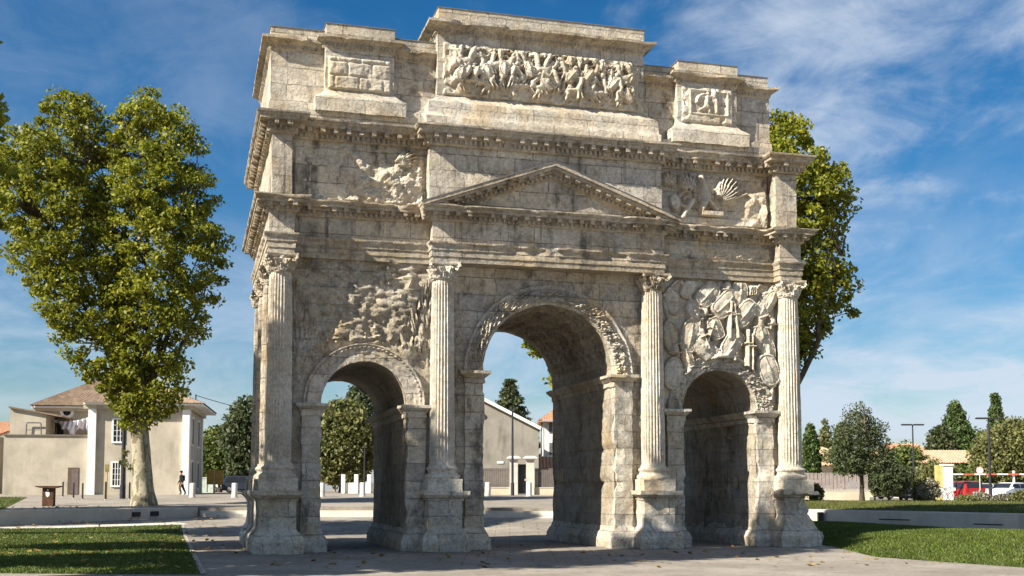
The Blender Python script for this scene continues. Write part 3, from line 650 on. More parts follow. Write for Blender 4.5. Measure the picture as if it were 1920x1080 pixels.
m = MB(); rake(m, 0, .11, YP-.50, -.25); rake(m, .11, .20, YP-.42, -.25); rake(m, .20, .29, YP-.20, -.25); rake(m, .29, .40, YP-.12, -.25); rake(m, .4, .46, YP-.06, -.25)
rakeblocks(m, .203, .285, YP-.40, YP-.18, .16, .22); rakeblocks(m, .30, .39, YP-.2, YP-.1, .09, .075)
m.build('raking_cornice', STONE_CORN, tym, amp=.014, sc=.18, smooth=40)
m = MB()
for xe in (xl, xr):
    s = np.array([xa-xe, zp-zb]); L = np.linalg.norm(s); s /= L; n = np.array([-s[1], s[0]]) if s[0] > 0 else np.array([s[1], -s[0]]); c = np.array([xe, zb])+s*L/2+n*.012
    m.obox((c[0], (YP-.52-.3)/2, c[1]), (s[0]*L/2, 0, s[1]*L/2), (0, (-.3-(YP-.52))/2, 0), (n[0]*.012, 0, n[1]*.012))
m.build('lead_flashing', LEAD, tym)
# --- second storey band
P2 = plan(-9.22, -8.60, -4.22, 3.88, 8.20, 9.02, YP+.12, -.08)
m = MB(); m.loft(P2, [(0, 11.02), (0, 13.16)], .2, top=False); m.build('upper_storey_wall', STONE, ARCH, amp=.04, sc=.45, smooth=45, weld=True)
P2c = plan(-9.22, -8.60, -4.22, 3.88, 8.20, 9.02, YP+.05, -.12)
m = MB(); m.loft(P2c, [(0, 13.10), (.05, 13.11), (.09, 13.15), (.09, 13.29), (.17, 13.30), (.17, 13.43), (.40, 13.44), (.40, 13.53), (.43, 13.54), (.50, 13.63), (.50, 13.69), (0, 13.74)], .16)
m.dentils(P2c, .05, .17, 13.15, 13.29, .09, .075); m.dentils(P2c, .08, .38, 13.295, 13.438, .17, .24)
m.V = [chips(m.verts())]; m.build('upper_cornice', STONE_CORN, ARCH, amp=.017, sc=.18, smooth=40)
# --- attic
m = MB(); m.loft(rect(-8.75, 8.45, .12, 6.7), [(0, 13.66), (0, 14.22)], .14); m.build('attic_step', STONE_PALE, ARCH, amp=.06, sc=.35, smooth=45, weld=True)
aw = MB(); aw.loft(rect(-9.22, 8.66, .62, 6.2), [(.06, 14.1), (.06, 14.5), (.03, 14.55), (0, 14.62), (0, 16.3)], .2); AW = aw.build('attic_wall', STONE, ARCH, amp=.03, sc=.5, smooth=45, weld=True)
def attic_cornice(m, pl, z, o=.3, t=.36):
    m.loft(pl, [(0, z-t-.05), (.04, z-t), (.06, z-t+.1), (o*.35, z-t*.55), (o*.45, z-t*.5), (o*.85, z-.1), (o, z-.09), (o, z)], .16); m.dentils(pl, .03, .1, z-t+.02, z-t+.11, .07, .06)
def attic_top(par, pl, pl2, z, zt, o=.3):
    m = MB(); attic_cornice(m, pl, z, o); m.V = [chips(m.verts()-np.array([0, 1., 0]))+np.array([0, 1., 0])]; c = m.build('attic_cornice', STONE_CORN, par, amp=.02, sc=.3, smooth=40)
    m = MB(); m.loft(pl2, [(0, z-.01), (0, zt-.03)], .25); q = m.build('parapet', STONE_PALE, par, amp=.012, sc=.5, smooth=40, weld=True)
    m = MB(); m.loft(pl2, [(.02, zt-.03), (.02, zt)], .5, bot=True); m.build('lead_capping', LEAD, q)
attic_top(AW, rect(-9.22, 8.66, .62, 6.2), rect(-9.24, 8.6, .6, 6.2), 16.62, 17.02, .3)
def attic_block(name, x0, x1, y0, y1, fl, z, zt, o):
    m = MB(); m.loft(rect(x0, x1, y0, y1), fl+[(0, z-.3)], .12); b = m.build(name, STONE_PALE, ARCH, amp=.035, sc=.35, smooth=50, weld=True)
    attic_top(b, rect(x0, x1, y0, y1), rect(x0+.0, x1-.0, y0-.1, y1), z, zt, o); return b
fl = [(.34, 14.15), (.34, 14.62), (.28, 14.68), (.12, 14.8), (.02, 14.92), (0, 14.95)]
B1_ = attic_block('attic_pedestal', -7.5, -5.24, .32, 6.5, fl, 16.74, 17.16, .27)
B2_ = attic_block('attic_pedestal', 4.9, 7.2, .32, 6.5, fl, 16.74, 17.16, .27)
B3_ = attic_block('central_attic', -3.78, 3.6, .28, 6.55, [(.46, 13.66), (.46, 14.25), (.40, 14.3), (.36, 14.78), (.16, 14.92), (.03, 15.08), (0, 15.1)], 17.6, 18.1, .36)

# --- reliefs
r = np.random.default_rng(11)
h = HF(-3.62, 3.44, 15.12, 16.98, .022)
for k in range(5): h.horse(-2.9+k*1.35+r.uniform(-.2, .2), 15.5+r.uniform(0, .35), 1.0, r.choice([-1, 1]), r)
for k in range(21): h.figure(-3.25+k*.315+r.uniform(-.1, .1), 15.95+r.uniform(-.1, .22), r.uniform(.75, .92), r.choice([-1, 1]), r.uniform(-.6, .6), r, base=r.uniform(-.05, .05))
for k in range(20): h.figure(-3.2+k*.33+r.uniform(-.12, .12), 15.38+r.uniform(-.05, .2), r.uniform(.8, .98), r.choice([-1, 1]), r.uniform(-1.1, 1.1), r, h=.2, base=r.uniform(-.05, .08))
for k in range(9): h.shield((-3.0+k*.75+r.uniform(-.2, .2), 15.85+r.uniform(-.25, .4)), .17, .28, r.uniform(-1.2, 1.2), .12, .1)
for k in range(7): h.figure(-3.1+k*.95+r.uniform(-.2, .2), 15.22, .85, r.choice([-1, 1]), r.choice([-1.5, 1.5]), r, h=.17)
h.H *= sstep(-3.45, -3.2, h.X)*sstep(3.3, 3.1, h.X)*sstep(16.93, 16.75, h.Z)*sstep(15.2, 15.3, h.Z)
pp = fbm(np.stack([h.X, h.Z, h.X*0], -1)*7, 2, 60); h.H -= .05*sstep(.25, .4, pp)*(h.H < .06)
h.H += .05; h.mesh('battle_relief', .29, STONE_REL, B3_, rough=.022, blur=0, deep=1.35)

# weapons over the right archway
h = HF(4.02, 8.42, 4.6, 9.25, .022)
def sword(c, L, rot, w=.07, base=.08): d = np.array([math.sin(rot), math.cos(rot)])*L/2; c = np.array(c); h.capsule(c-d, c+d, w, w*.8, .11, base); n = np.array([d[1], -d[0]])/L*2*.12; h.capsule(c+d*.6-n, c+d*.6+n, .045, .045, .12, base); h.capsule(c+d, c+d*1.25, .05, .075, .12, base)
def helmet(c, k, f=1): c = np.array(c); h.capsule(c, c+np.array([0, .1*k]), .2*k, .16*k, .2, .05); h.capsule(c+np.array([-.25*k, -.1*k]), c+np.array([.28*k, -.1*k]), .06*k, .05*k, .18, .05); h.capsule(c+np.array([-.05*k, .2*k]), c+np.array([f*.2*k, .3*k]), .07*k, .04*k, .2, .05); h.capsule(c+np.array([f*.14*k, -.12*k]), c+np.array([f*.12*k, -.34*k]), .075*k, .05*k, .17, .05)
h.H += .03
for args in [((4.35, 8.9), 1.3, .75), ((4.9, 8.95), 1.1, -.5), ((7.55, 8.9), 1.2, .65), ((8.15, 8.95), 1., .5), ((6.1, 8.6), 1., .2), ((4.2, 8.1), 1.2, -.3), ((5.1, 7.9), .9, -.1)]: sword(*args, base=.02)
for c, a, b, rot, hh, bs, hx in [((4.45, 8.45), .3, .5, .2, .1, .04, 0), ((5.05, 8.95), .24, .42, -.6, .1, .05, 1), ((5.72, 8.72), .33, .48, -.75, .13, .09, 2.5), ((6.38, 8.42), .36, .58, -.8, .14, .10, 2.5), ((6.95, 8.86), .30, .5, -.1, .13, .09, 0), ((7.12, 8.12), .33, .56, -.7, .15, .12, 1.5),
        ((7.9, 8.42), .28, .52, -.55, .13, .08, 2), ((8.12, 8.6), .22, .46, -.5, .13, .1, 0), ((7.75, 7.3), .32, .50, .15, .14, .10, 0), ((8.0, 6.85), .30, .55, .1, .12, .08, 0), ((6.62, 7.05), .34, .52, -.55, .14, .10, 2), ((5.05, 7.25), .36, .62, -.2, .13, .08, .5), ((4.35, 7.2), .28, .62, .15, .10, .05, 0), ((4.42, 5.95), .36, .58, -.2, .12, .05, 0),
        ((5.55, 6.85), .34, .5, .9, .13, .1, 3), ((7.98, 6.15), .40, .60, .32, .15, .12, 0.5), ((6.0, 7.55), .26, .42, .4, .13, .1, 2), ((4.95, 6.45), .22, .5, .25, .12, .07, 0), ((5.2, 8.15), .26, .40, .2, .12, .06, 0)]: h.shield(c, a, b, rot, hh, bs, hx)
for args in [((6.52, 7.78), 1.1, .05, .075, .2), ((6.75, 7.75), 1.0, -.12, .06, .2), ((7.18, 6.65), 1.35, .02, .085, .2), ((7.34, 6.6), 1.2, .0, .06, .2), ((5.75, 7.3), .8, .35, .05, .16), ((7.7, 5.6), .8, -.8, .09, .14), ((8.1, 5.3), 1.0, .12, .08, .12), ((5.6, 7.1), .6, -.4, .04, .18)]: sword(*args)
for c, k, f in [((5.28, 7.95), .9, 1), ((5.62, 8.1), .8, -1), ((6.5, 9.02), .8, 1), ((7.72, 7.75), 1.05, 1), ((6.15, 6.6), .95, -1), ((8.2, 7.85), .7, -1), ((4.5, 6.75), .8, 1), ((6.7, 6.45), .6, 1), ((5.0, 6.0), .7, 1), ((8.1, 5.75), .6, 1)]: helmet(c, k, f)
for k in range(4): h.capsule((7.35+k*.07, 9.1), (7.3+k*.075, 8.78), .022, .02, .2, .06)
# animal standard and a crouching standard figure
for a, b, ra, rb in [((6.0, 6.55), (6.4, 6.6), .12, .13), ((6.05, 6.5), (6.0, 6.3), .05, .04), ((6.38, 6.5), (6.42, 6.3), .05, .04), ((6.4, 6.65), (6.55, 6.8), .09, .06)]: h.capsule(a, b, ra, rb, .18, .1)
h.mesh('weapons_relief', .0, STONE_REL, ARCH, rough=.02, blur=0, deep=1.4, keep=lambda x, z: (np.hypot(x-CR, z-ZR) > 1.78) & ((z > 5.1)|(np.abs(x-CR) > 2.0)) & (z > 4.9))
# spoils panels in the upper storey
h = HF(4.0, 8.1, 11.15, 13.1, .024); h.H += .02
def wing(c, f, n, L, a0, a1):
    for k in range(n):
        t = k/(n-1); a = a0+(a1-a0)*t; LL = L*(.7+.3*math.sin(math.pi*t)); d = np.array([f*math.sin(a), math.cos(a)])*LL; c_ = np.array(c)
        h.capsule(c_+d*.25, c_+d*.7+np.array([f*.03, 0]), .045, .055, .16, .03); h.capsule(c_+d*.7, c_+d+np.array([f*.08*(1-t), .02]), .055, .025, .15, .03)
wing((5.05, 12.25), 1, 7, .75, -.9, .55); wing((6.15, 12.0), 1, 8, 1.0, .0, 1.25); wing((4.35, 12.45), -1, 6, .5, -.8, .9)
s_ = np.linspace(0, 1, 30)
for i in range(29):
    a, b = s_[i], s_[i+1]; f = lambda t: (4.95+.32*(1-t*.75)*math.cos(1.2+t*8), 12.0+.32*(1-t*.75)*math.sin(1.2+t*8)); h.capsule(f(a), f(b), .05, .05, .17)
h.capsule((5.5, 12.85), (5.75, 12.2), .1, .16, .22); h.capsule((5.75, 12.2), (5.55, 11.75), .17, .12, .22); h.capsule((5.75, 12.1), (6.1, 11.75), .1, .08, .2); h.capsule((5.2, 12.0), (4.8, 11.4), .13, .09, .18); h.block([(5.5, 11.5), (6.3, 11.5), (6.3, 11.66), (5.5, 11.68)], .2)
h.capsule((6.4, 12.05), (7.3, 12.4), .12, .03, .13); h.shield((4.55, 11.9), .2, .3, .3, .12, .03)
h.H += sstep(6.8, 7.6, h.X)*sstep(12.5, 11.9, h.Z-.35*(h.X-7.2))*(.12+.14*fbm(np.stack([h.X, h.Z, h.X*0], -1)*2.2, 4, 33))+(.06*(h.Z < 11.45))
h.mesh('ship_spoils_relief', -.04, STONE_REL, ARCH, rough=.02, blur=0, deep=1.7)
h = HF(-8.5, -4.3, 11.15, 13.05, .024); q = np.stack([h.X, h.Z, h.X*0], -1); h.H += .01
h.H += np.clip(sstep(-7.0, -6.0, h.X)*sstep(12.6, 11.8, h.Z-.25*(h.X+6))*(.14+.22*fbm(q*2.3, 5, 71, .6)), 0, 1); wing((-5.3, 12.5), 1, 8, .75, .5, 1.7); h.capsule((-6.6, 12.7), (-6.2, 12.35), .12, .18, .14); h.capsule((-6.9, 12.9), (-6.5, 12.7), .1, .1, .12)
h.capsule((-5.6, 12.1), (-5.2, 11.75), .2, .16, .25); h.capsule((-4.9, 11.95), (-4.55, 11.8), .22, .2, .22)
h.H += .16*sstep(.08, .12, fbm(q*1.2, 3, 99)+.12*(h.Z < 11.8)-.1)*(h.Z < 11.75)
h.H += block_course(h.X, h.Z, 9, .03); h.H += .06*fbm(q*7, 4, 4, .65)*(h.H > .05); h.mesh('worn_spoils_relief', -.05, STONE_REL, ARCH, rough=.035, blur=0, deep=1.2)
# small carved niche on the right attic pedestal, worn blocks on the left one
h = HF(5.05, 7.05, 14.98, 16.3, .024); q = np.stack([h.X, h.Z, h.X*0], -1); h.H += .02; pit = sstep(.2, .38, fbm(q*5, 2, 44)); fr_ = (np.abs(h.X-6.1) < .74)&(np.abs(h.Z-15.72) < .44)
h.H = np.where(fr_, .0, h.H+.03-.06*pit); h.H = np.where((np.abs(np.maximum(np.abs(h.X-6.1)/.72, np.abs(h.Z-15.72)/.42)-1) < .05), .08, h.H)
for t in np.linspace(.2, 2.9, 14): h.capsule((5.95+.33*math.cos(t), 15.7+.33*math.sin(t)), (5.95+.33*math.cos(t+.2), 15.7+.33*math.sin(t+.2)), .05, .05, .1)
h.figure(6.0, 15.35, .72, 1, .1, r, h=.14); h.capsule((6.38, 15.4), (6.36, 15.85), .06, .09, .12)
h.mesh('carved_niche_relief', .30, STONE_REL, B2_, rough=.02)
h = HF(-7.42, -5.32, 14.98, 16.1, .026); q = np.stack([h.X, h.Z, h.X*0], -1); row = np.floor((h.Z-14.98)/.47); u = (h.X+row*.37)/.8; g = np.minimum(np.abs(u-np.round(u))*.8, np.abs((h.Z-14.98)/.47-np.round((h.Z-14.98)/.47))*.47)
h.H += .03+(.05+.07*fbm(q*3.3, 4, 55, .6))*sstep(.0, .05, g); h.mesh('rusticated_panel', .31, STONE_REL, B1_, rough=.02)
# worn bucranium frieze over the right bay
h = HF(4.0, 8.2, 9.98, 10.5, .025)
for k in range(9): h.figure(4.3+k*.45, 9.98, .5, r.choice([-1, 1]), r.uniform(-.4, .4), r, h=.09)
h.mesh('fighters_frieze_relief', YB+.0, STONE_REL, ARCH, rough=.015)
# ------------------------------------------------------------------ trees and plants
def leaves(C_, n, rad, size, r, flat=.75, droop=.25, aspect=.62):
    """n leaf faces round each centre in C_ (k,3); rhombic leaves folded in random directions"""
    k = len(C_); c = np.repeat(C_, n, 0); N = k*n; rd = np.repeat(np.broadcast_to(rad, (k,)), n)
    d = r.normal(size=(N, 3)); d /= np.linalg.norm(d, axis=1)[:, None]; q = rd*r.random(N)**.45; p = c+d*q[:, None]*np.array([1, 1, flat])
    a = r.normal(size=(N, 3)); a[:, 2] -= droop; a += d*.5; a /= np.linalg.norm(a, axis=1)[:, None]; b = np.cross(a, r.normal(size=(N, 3))); b /= np.linalg.norm(b, axis=1)[:, None]+1e-9
    s = size*(.6+.8*r.random(N))[:, None]; nn = np.cross(a, b)
    return np.stack([p-a*s*.5, p+b*s*.5*aspect+nn*s*.08, p+a*s*.5, p-b*s*.5*aspect+nn*s*.08], 1).reshape(-1, 3)
LIMB = plain('limb_bark', (.11, .09, .06), .9, scale=4, var=.35)
def inpoly(px, pz, poly):
    ins = np.zeros(px.shape, bool); n = len(poly)
    for i in range(n):
        x1, z1 = poly[i]; x2, z2 = poly[(i+1) % n]; c = (z1 > pz) != (z2 > pz); xi = x1+(pz-z1)/(z2-z1+1e-12)*(x2-x1); ins ^= c & (px < xi)
    return ins
def fill_outline(polys, n, r, depth=.85, mind=.0, shell=.45):
    """points in the solid whose silhouette is the union of polys; each row is an ellipse in plan"""
    out = []
    for poly in polys:
        P_ = np.array(poly); x0, x1, z0, z1 = P_[:, 0].min(), P_[:, 0].max(), P_[:, 1].min(), P_[:, 1].max(); zs = np.linspace(z0, z1, 60); xs = np.linspace(x0, x1, 160)
        G = inpoly(*np.meshgrid(xs, zs), poly); lo = np.array([xs[g].min() if g.any() else 0 for g in G]); hi = np.array([xs[g].max() if g.any() else 0 for g in G])
        area = (hi-lo).mean()*(z1-z0)
        out.append((poly, zs, lo, hi, area, (x0, x1, z0, z1)))
    pts = []; tot = sum(o[4] for o in out)
    for poly, zs, lo, hi, area, bb in out:
        want = int(n*area/tot)+1; got = []; tries = 0
        while len(got) < want and tries < 60:
            m = want*4; x = r.uniform(bb[0], bb[1], m); z = r.uniform(bb[2], bb[3], m); ok = inpoly(x, z, poly); L = np.interp(z, zs, lo); H = np.interp(z, zs, hi); cx = (L+H)/2; hw = np.maximum((H-L)/2, .15); y = r.uniform(-1, 1, m)*hw*depth
            rho = np.sqrt(((x-cx)/hw)**2+(y/(hw*depth))**2); ok &= (rho < 1) & (r.random(m) < shell+(1-shell)*rho**1.5)
            for q in np.stack([x, y, z], -1)[ok]:
                if len(got) >= want: break
                if mind and got and np.min(np.sum((np.array(got)-q)**2, 1)) < mind*mind: continue
                got.append(q)
            tries += 1
        pts += got
    return np.array(pts)
def limb_path(a, b, r, n=7, wob=.06, lift=0.):
    a, b = np.array(a, float), np.array(b, float); t = np.linspace(0, 1, n)[:, None]; L = np.linalg.norm(b-a); p = a+(b-a)*t
    p[1:-1] += r.normal(size=(n-2, 3))*wob*L*.5; p += np.array([0, 0, 1])*np.sin(np.pi*t)*lift*L; return p
def tree(name, label, base, rz, trunk, limbs, polys, nclump, nleaf, crad, lsize, lmat, bmat, seed, depth=.85, group=None, twigs=True, cat='tree', mind=.5, flare=1.5, shell=.45):
    """trunk: [(x,z,radius)...]; limbs: [(start index, [(x,y,z),...], r0, r1)]; all local metres, x to the right, y away"""
    r = np.random.default_rng(seed); T = thing(name, label, cat, base, rz, group); m = MB()
    tp = np.array([(x, 0, z) for x, z, _ in trunk]); tr = np.array([q for *_, q in trunk])
    zz = np.linspace(tp[0, 2], tp[-1, 2], 18); pts = np.stack([np.interp(zz, tp[:, 2], tp[:, 0]), zz*0, zz], -1); rad = np.interp(zz, tp[:, 2], tr)*(1+(flare-1)*np.exp(-(zz-zz[0])/.45))
    pts[0, 2] -= .3; m.tube(pts, rad, 20)
    V = m.verts(); V[:, :2] += (fbm(V*np.array([1.2, 1.2, .5]), 3, seed)*.12)[:, None]*tr[0]*np.sign(V[:, :2]-np.array([np.interp(V[:, 2], zz, pts[:, 0]), V[:, 2]*0]).T); m.V = [V]
    m.build('trunk', bmat, T, smooth=70, fix=False); m = MB(); nodes = [pts[-6:]]
    for st, way, r0, r1 in limbs:
        wp = np.array([tp[st]]+[list(w) for w in way]); k = len(wp); tt = np.linspace(0, 1, 4*k); p = np.stack([np.interp(tt, np.linspace(0, 1, k), wp[:, j]) for j in range(3)], -1)
        p[1:] += r.normal(size=(len(p)-1, 3))*.10; m.tube(p, np.linspace(r0, r1, len(p)), 8); nodes.append(p[2:])
    nodes = np.vstack(nodes); C_ = fill_outline(polys, nclump, r, depth, mind, shell)
    if twigs:
        for c in C_:
            d = np.linalg.norm(nodes-c, axis=1)+np.where(nodes[:, 2] > c[2], 1.5, 0)*1.; k = int(np.argmin(d))
            if d[k] > .25: m.tube(limb_path(nodes[k], c, r, 5, .10, -.04), np.linspace(.012+.012*min(d[k], 4), .010, 5), 4, False)
    if m.n: m.build('limbs', LIMB, T, smooth=70, fix=False)
    fastmesh('crown', leaves(C_, nleaf, crad*r.uniform(.6, 1.3, len(C_)), lsize, r), 4, lmat, None, T)
    return T
def px_poly(pts, px0, base_y, d): s = d/FPX; return [((x-px0)*s, (base_y-y)*s) for x, y in pts]

# big plane tree on the left plaza
d = 64.; b = place(270, d); by = HORIZON+(CAM[2]-b[2])*FPX/d; s = d/FPX
L1 = px_poly([(205, 775), (160, 705), (100, 640), (62, 590), (55, 545), (5, 490), (-30, 400), (-45, 300), (0, 232), (40, 195), (82, 158), (110, 150), (150, 160), (178, 205), (190, 300), (215, 420), (235, 560), (255, 700), (262, 780)], 270, by, d)
L2 = px_poly([(225, 800), (205, 720), (190, 560), (185, 400), (186, 240), (205, 190), (240, 170), (262, 152), (280, 160), (312, 195), (345, 205), (382, 290), (400, 380), (418, 420), (420, 500), (412, 545), (378, 570), (384, 620), (350, 660), (340, 735), (318, 775), (285, 800)], 270, by, d)
H_ = lambda px, py, y=0: ((px-270)*s, y, (by-py)*s)
limbs = [(3, [H_(222, 700, .8), H_(180, 590, 1.6), H_(150, 470, 1.8), H_(120, 330, 1.4)], .26, .02), (3, [H_(240, 660, 1), H_(215, 540, 1.2), H_(190, 420, 1), H_(165, 300, .5)], .24, .02), (3, [H_(262, 640, .5), H_(250, 500, 1.4), H_(248, 360, 1)], .26, .02),
         (3, [H_(285, 650, 1), H_(310, 530, 1.5), H_(325, 400, 1.2)], .24, .02), (3, [H_(305, 690, 1.2), H_(345, 590, 1.8), H_(375, 490, 1.6)], .16, .02), (3, [H_(200, 690, 1.6), H_(140, 600, 2), H_(80, 520, 1.5)], .15, .02), (3, [H_(190, 660, .5), H_(110, 520, .8), H_(55, 400, .6)], .15, .02), (3, [H_(280, 560, 2.8), H_(285, 400, 3)], .15, .03)]
PLANE = tree('plane_tree', 'tall yellow-green plane tree with a V shaped crown on the plaza left of the arch', b, CAMROT, [(.0, 0, .60), (-.08, 1.2, .52), (-.22, 3.2, .48), (-.35, 4.6, .46)], limbs, [[((x-cx_)*.97+cx_, z) for x, z in L] for L, cx_ in ((L1, -5.), (L2, 0.))], 860, 84, .62, .235, LEAF_PLANE, BARK, 3, mind=.52, flare=1.35)
m = MB(); r = np.random.default_rng(2)
fastmesh('shoot_leaves', leaves(np.array([[-.95, -.3, 2.9], [-1.1, -.2, 2.4], [-.8, -.3, 2.1]]), 26, .3, .2, r), 4, LEAF_OLIVE, None, PLANE)
# plane tree behind the right end of the arch
d = 53.; b = place(1470, d); by = HORIZON+(CAM[2]-b[2])*FPX/d; s = d/FPX
R1 = px_poly([(1505, 690), (1535, 640), (1560, 610), (1605, 590), (1612, 540), (1590, 480), (1575, 440), (1612, 370), (1610, 330), (1570, 290), (1540, 290), (1530, 240), (1490, 198), (1450, 205), (1410, 230), (1380, 300), (1350, 420), (1360, 560), (1420, 660), (1470, 720)], 1470, by, d)
H_ = lambda px, py, y=0: ((px-1470)*s, y, (by-py)*s)
tree('plane_tree', 'tall plane tree rising behind the right end of the arch', b, CAMROT, [(0, 0, .52), (.0, 1.8, .42), (0, 3.6, .38), (0, 4.8, .36)], [(3, [H_(1495, 600, .5), H_(1505, 460, 1), H_(1480, 260, 1)], .28, .05), (3, [H_(1520, 640, -1), H_(1550, 540, -1.5), H_(1580, 480, -1)], .16, .03), (3, [H_(1525, 520, 1), H_(1560, 400, 1.5), H_(1590, 340, 1)], .16, .03), (3, [H_(1440, 560, 0), H_(1420, 400, 0)], .2, .04)], [R1], 420, 90, .56, .21, LEAF_PLANE, BARK, 8, mind=.45, shell=.35)
# low plane branches seen through the middle archway
d = 70.; b = place(1120, d); by = HORIZON+(CAM[2]-b[2])*FPX/d; s = d/FPX
R2 = px_poly([(1030, 710), (1012, 680), (1000, 655), (975, 645), (940, 632), (930, 600), (960, 540), (1050, 480), (1150, 470), (1250, 540), (1270, 640), (1200, 720), (1100, 740)], 1120, by, d); H_ = lambda px, py, y=0: ((px-1120)*s, y, (by-py)*s)
tree('plane_tree', 'yellow-leaved plane tree whose drooping branches hang into the middle archway', b, CAMROT, [(0, 0, .5), (0, 2.5, .42), (0, 4.5, .38)], [(2, [H_(1080, 640, 0), H_(1010, 600, 0), H_(950, 610, 0)], .2, .04), (2, [H_(1120, 560, 0), H_(1130, 500, 0)], .2, .05), (2, [H_(1180, 640, 1), H_(1240, 600, 1)], .2, .05)], [R2], 170, 90, .62, .30, LEAF_PLANE, BARK, 9, mind=.55, shell=.3)
# row of planes to the left of the frame: they shade the foreground
for i, (x, y, h, rc, zc, n) in enumerate([(-21.4, -11.4, 26.5, 3.0, 9.0, 330), (-23.2, -6.4, 18.6, 3.5, 6.5, 270), (-26.0, .5, 20.5, 3.4, 9.0, 190), (-22.6, 12.0, 23, 3.7, 10., 240), (-35., 19, 22, 4.2, 8.5, 190)]):
    po = [(-.3*rc, zc-1.5), (-.75*rc, zc), (-rc, zc+.3*(h-zc)), (-.85*rc, zc+.65*(h-zc)), (-.45*rc, zc+.92*(h-zc)), (0, h), (.45*rc, zc+.9*(h-zc)), (.9*rc, zc+.6*(h-zc)), (rc, zc+.28*(h-zc)), (.7*rc, zc), (.3*rc, zc-1.5)]
    lab = ['foremost plane tree of the row outside the picture to the left', 'second plane tree of the row left of the lawn', 'third plane tree of the row left of the lawn', 'fourth plane tree of the row left of the lawn', 'rearmost plane tree of the row left of the lawn'][i]
    tree('plane_tree', lab, (x, y, gz(x, y)), i*1.3, [(0, 0, .55), (0, 2, .48), (0, 4.5, .42), (0, zc-1, .4)], [(3, [(k1*.35*rc, k2*.35*rc, zc+.35*(h-zc)), (k1*.55*rc, k2*.5*rc, zc+.7*(h-zc))], .24, .05) for k1, k2 in ((1, .2), (-1, .3), (.1, 1), (-.2, -1), (.1, .1))], [po], n, 75, .85, .40, LEAF_PLANE, BARK, 40+i, mind=.5, depth=1., group='row of plane trees left of the lawn', shell=.3)

def simple_tree(px, d, top, bottom, w, label, lmat, seed, name='tree', n=150, nleaf=90, lsize=.3, crad=.8, lean=0, stem=.2, base=None, outline=None, bmat=None, depth=.9, group=None, cat='tree', mind=.4):
    """crown between image rows top and bottom, w pixels wide, standing at px, depth d"""
    b = base or place(px, d); by = HORIZON+(CAM[2]-b[2])*FPX/d; s = d/FPX; zt, zb_ = (by-top)*s, (by-bottom)*s; hw = w*s/2; H = zt-zb_
    po = [(x*hw, zb_+z*H) for x, z in (outline or [(-.35, 0), (-.8, .12), (-1, .35), (-.9, .6), (-.6, .82), (-.25, .95), (0, 1), (.3, .93), (.65, .8), (.92, .58), (1, .33), (.8, .1), (.35, 0)])]
    zt2 = zb_+.35*H
    return tree(name, label, b, CAMROT, [(0, 0, stem), (0, zt2*.3, stem*.85), (lean*s*.5, zt2*.7, stem*.7), (lean*s, zt2, stem*.5)], [(2, [(hw*.5*a, hw*.5*c, zb_+H*.5), (hw*.7*a, hw*.7*c, zb_+H*.72)], stem*.45, .03) for a, c in ((1, .2), (-1, .1), (.2, 1), (-.1, -1))], [po], n, nleaf, crad, lsize, lmat, bmat or BARK_DK, seed, mind=mind, group=group, depth=depth, twigs=n < 260, shell=.4, cat=cat)
CYP = [(-.6, 0), (-1, .2), (-.95, .5), (-.7, .8), (-.15, 1), (.2, .98), (.7, .78), (1, .45), (.9, .15), (.5, 0)]
CONE = [(-.9, 0), (-1, .12), (-.75, .3), (-.62, .55), (-.42, .75), (-.18, .96), (.0, 1), (.2, .95), (.42, .72), (.72, .38), (1, .1), (.9, 0)]
# avenue beyond the left archway
simple_tree(412, 118, 803, 895, 82, 'bright green round street tree beside the pale house', LEAF_MID, 21, 'street_tree', 150, 80, .42, 1.0)
simple_tree(462, 112, 752, 890, 76, 'dark tall street tree half hidden by the left pier of the arch', LEAF_DARK, 22, 'street_tree', 210, 80, .42, 1.1)
simple_tree(500, 128, 770, 890, 70, 'street tree standing behind the left pier of the arch', LEAF_MID, 28, 'street_tree', 110, 70, .42, 1.1)
simple_tree(640, 104, 752, 902, 120, 'broad leafy tree filling the left archway', LEAF_OLIVE, 23, 'street_tree', 330, 90, .38, .95)
simple_tree(672, 116, 724, 880, 70, 'taller darker tree behind the broad one in the left archway', LEAF_DARK, 24, 'street_tree', 150, 80, .4, 1.0)
simple_tree(605, 126, 775, 895, 60, 'smaller tree at the left edge of the left archway', LEAF_DARK, 25, 'street_tree', 110, 80, .42, 1.1)
# conifer behind the gable house
b = place(957, 118); T = thing('conifer', 'dark pointed fir tree rising behind the gabled house', 'tree', b, CAMROT); by = HORIZON+(CAM[2]-b[2])*FPX/118; s = 118/FPX
m = MB(); m.tube([(0, 0, -.2), (0, 0, (by-712)*s)], [.3, .04], 8); r = np.random.default_rng(6); Cs = []
for z in np.linspace((by-860)*s, (by-714)*s, 26):
    f = ((by-712)*s-z)/((by-712)*s-(by-800)*s); L_ = .25+2.2*min(f, 1.3); k = 7
    for j in range(k):
        a = r.uniform(0, 6.28); l = L_*r.uniform(.65, 1.08); e = np.array([math.cos(a)*l, math.sin(a)*l, z+.15*l]); m.tube([(0, 0, z), tuple(e*.5+np.array([0, 0, z*.5-.1])), tuple(e)], [.05, .04, .015], 4, False)
        for q in (.35, .6, .82, 1.0): Cs.append(np.array([e[0]*q, e[1]*q, z+.1*l*q*q]))
m.build('trunk', BARK_DK, T); fastmesh('crown', leaves(np.array(Cs), 26, .42, .34, r, flat=.5, aspect=.35), 4, LEAF_DARK, None, T)
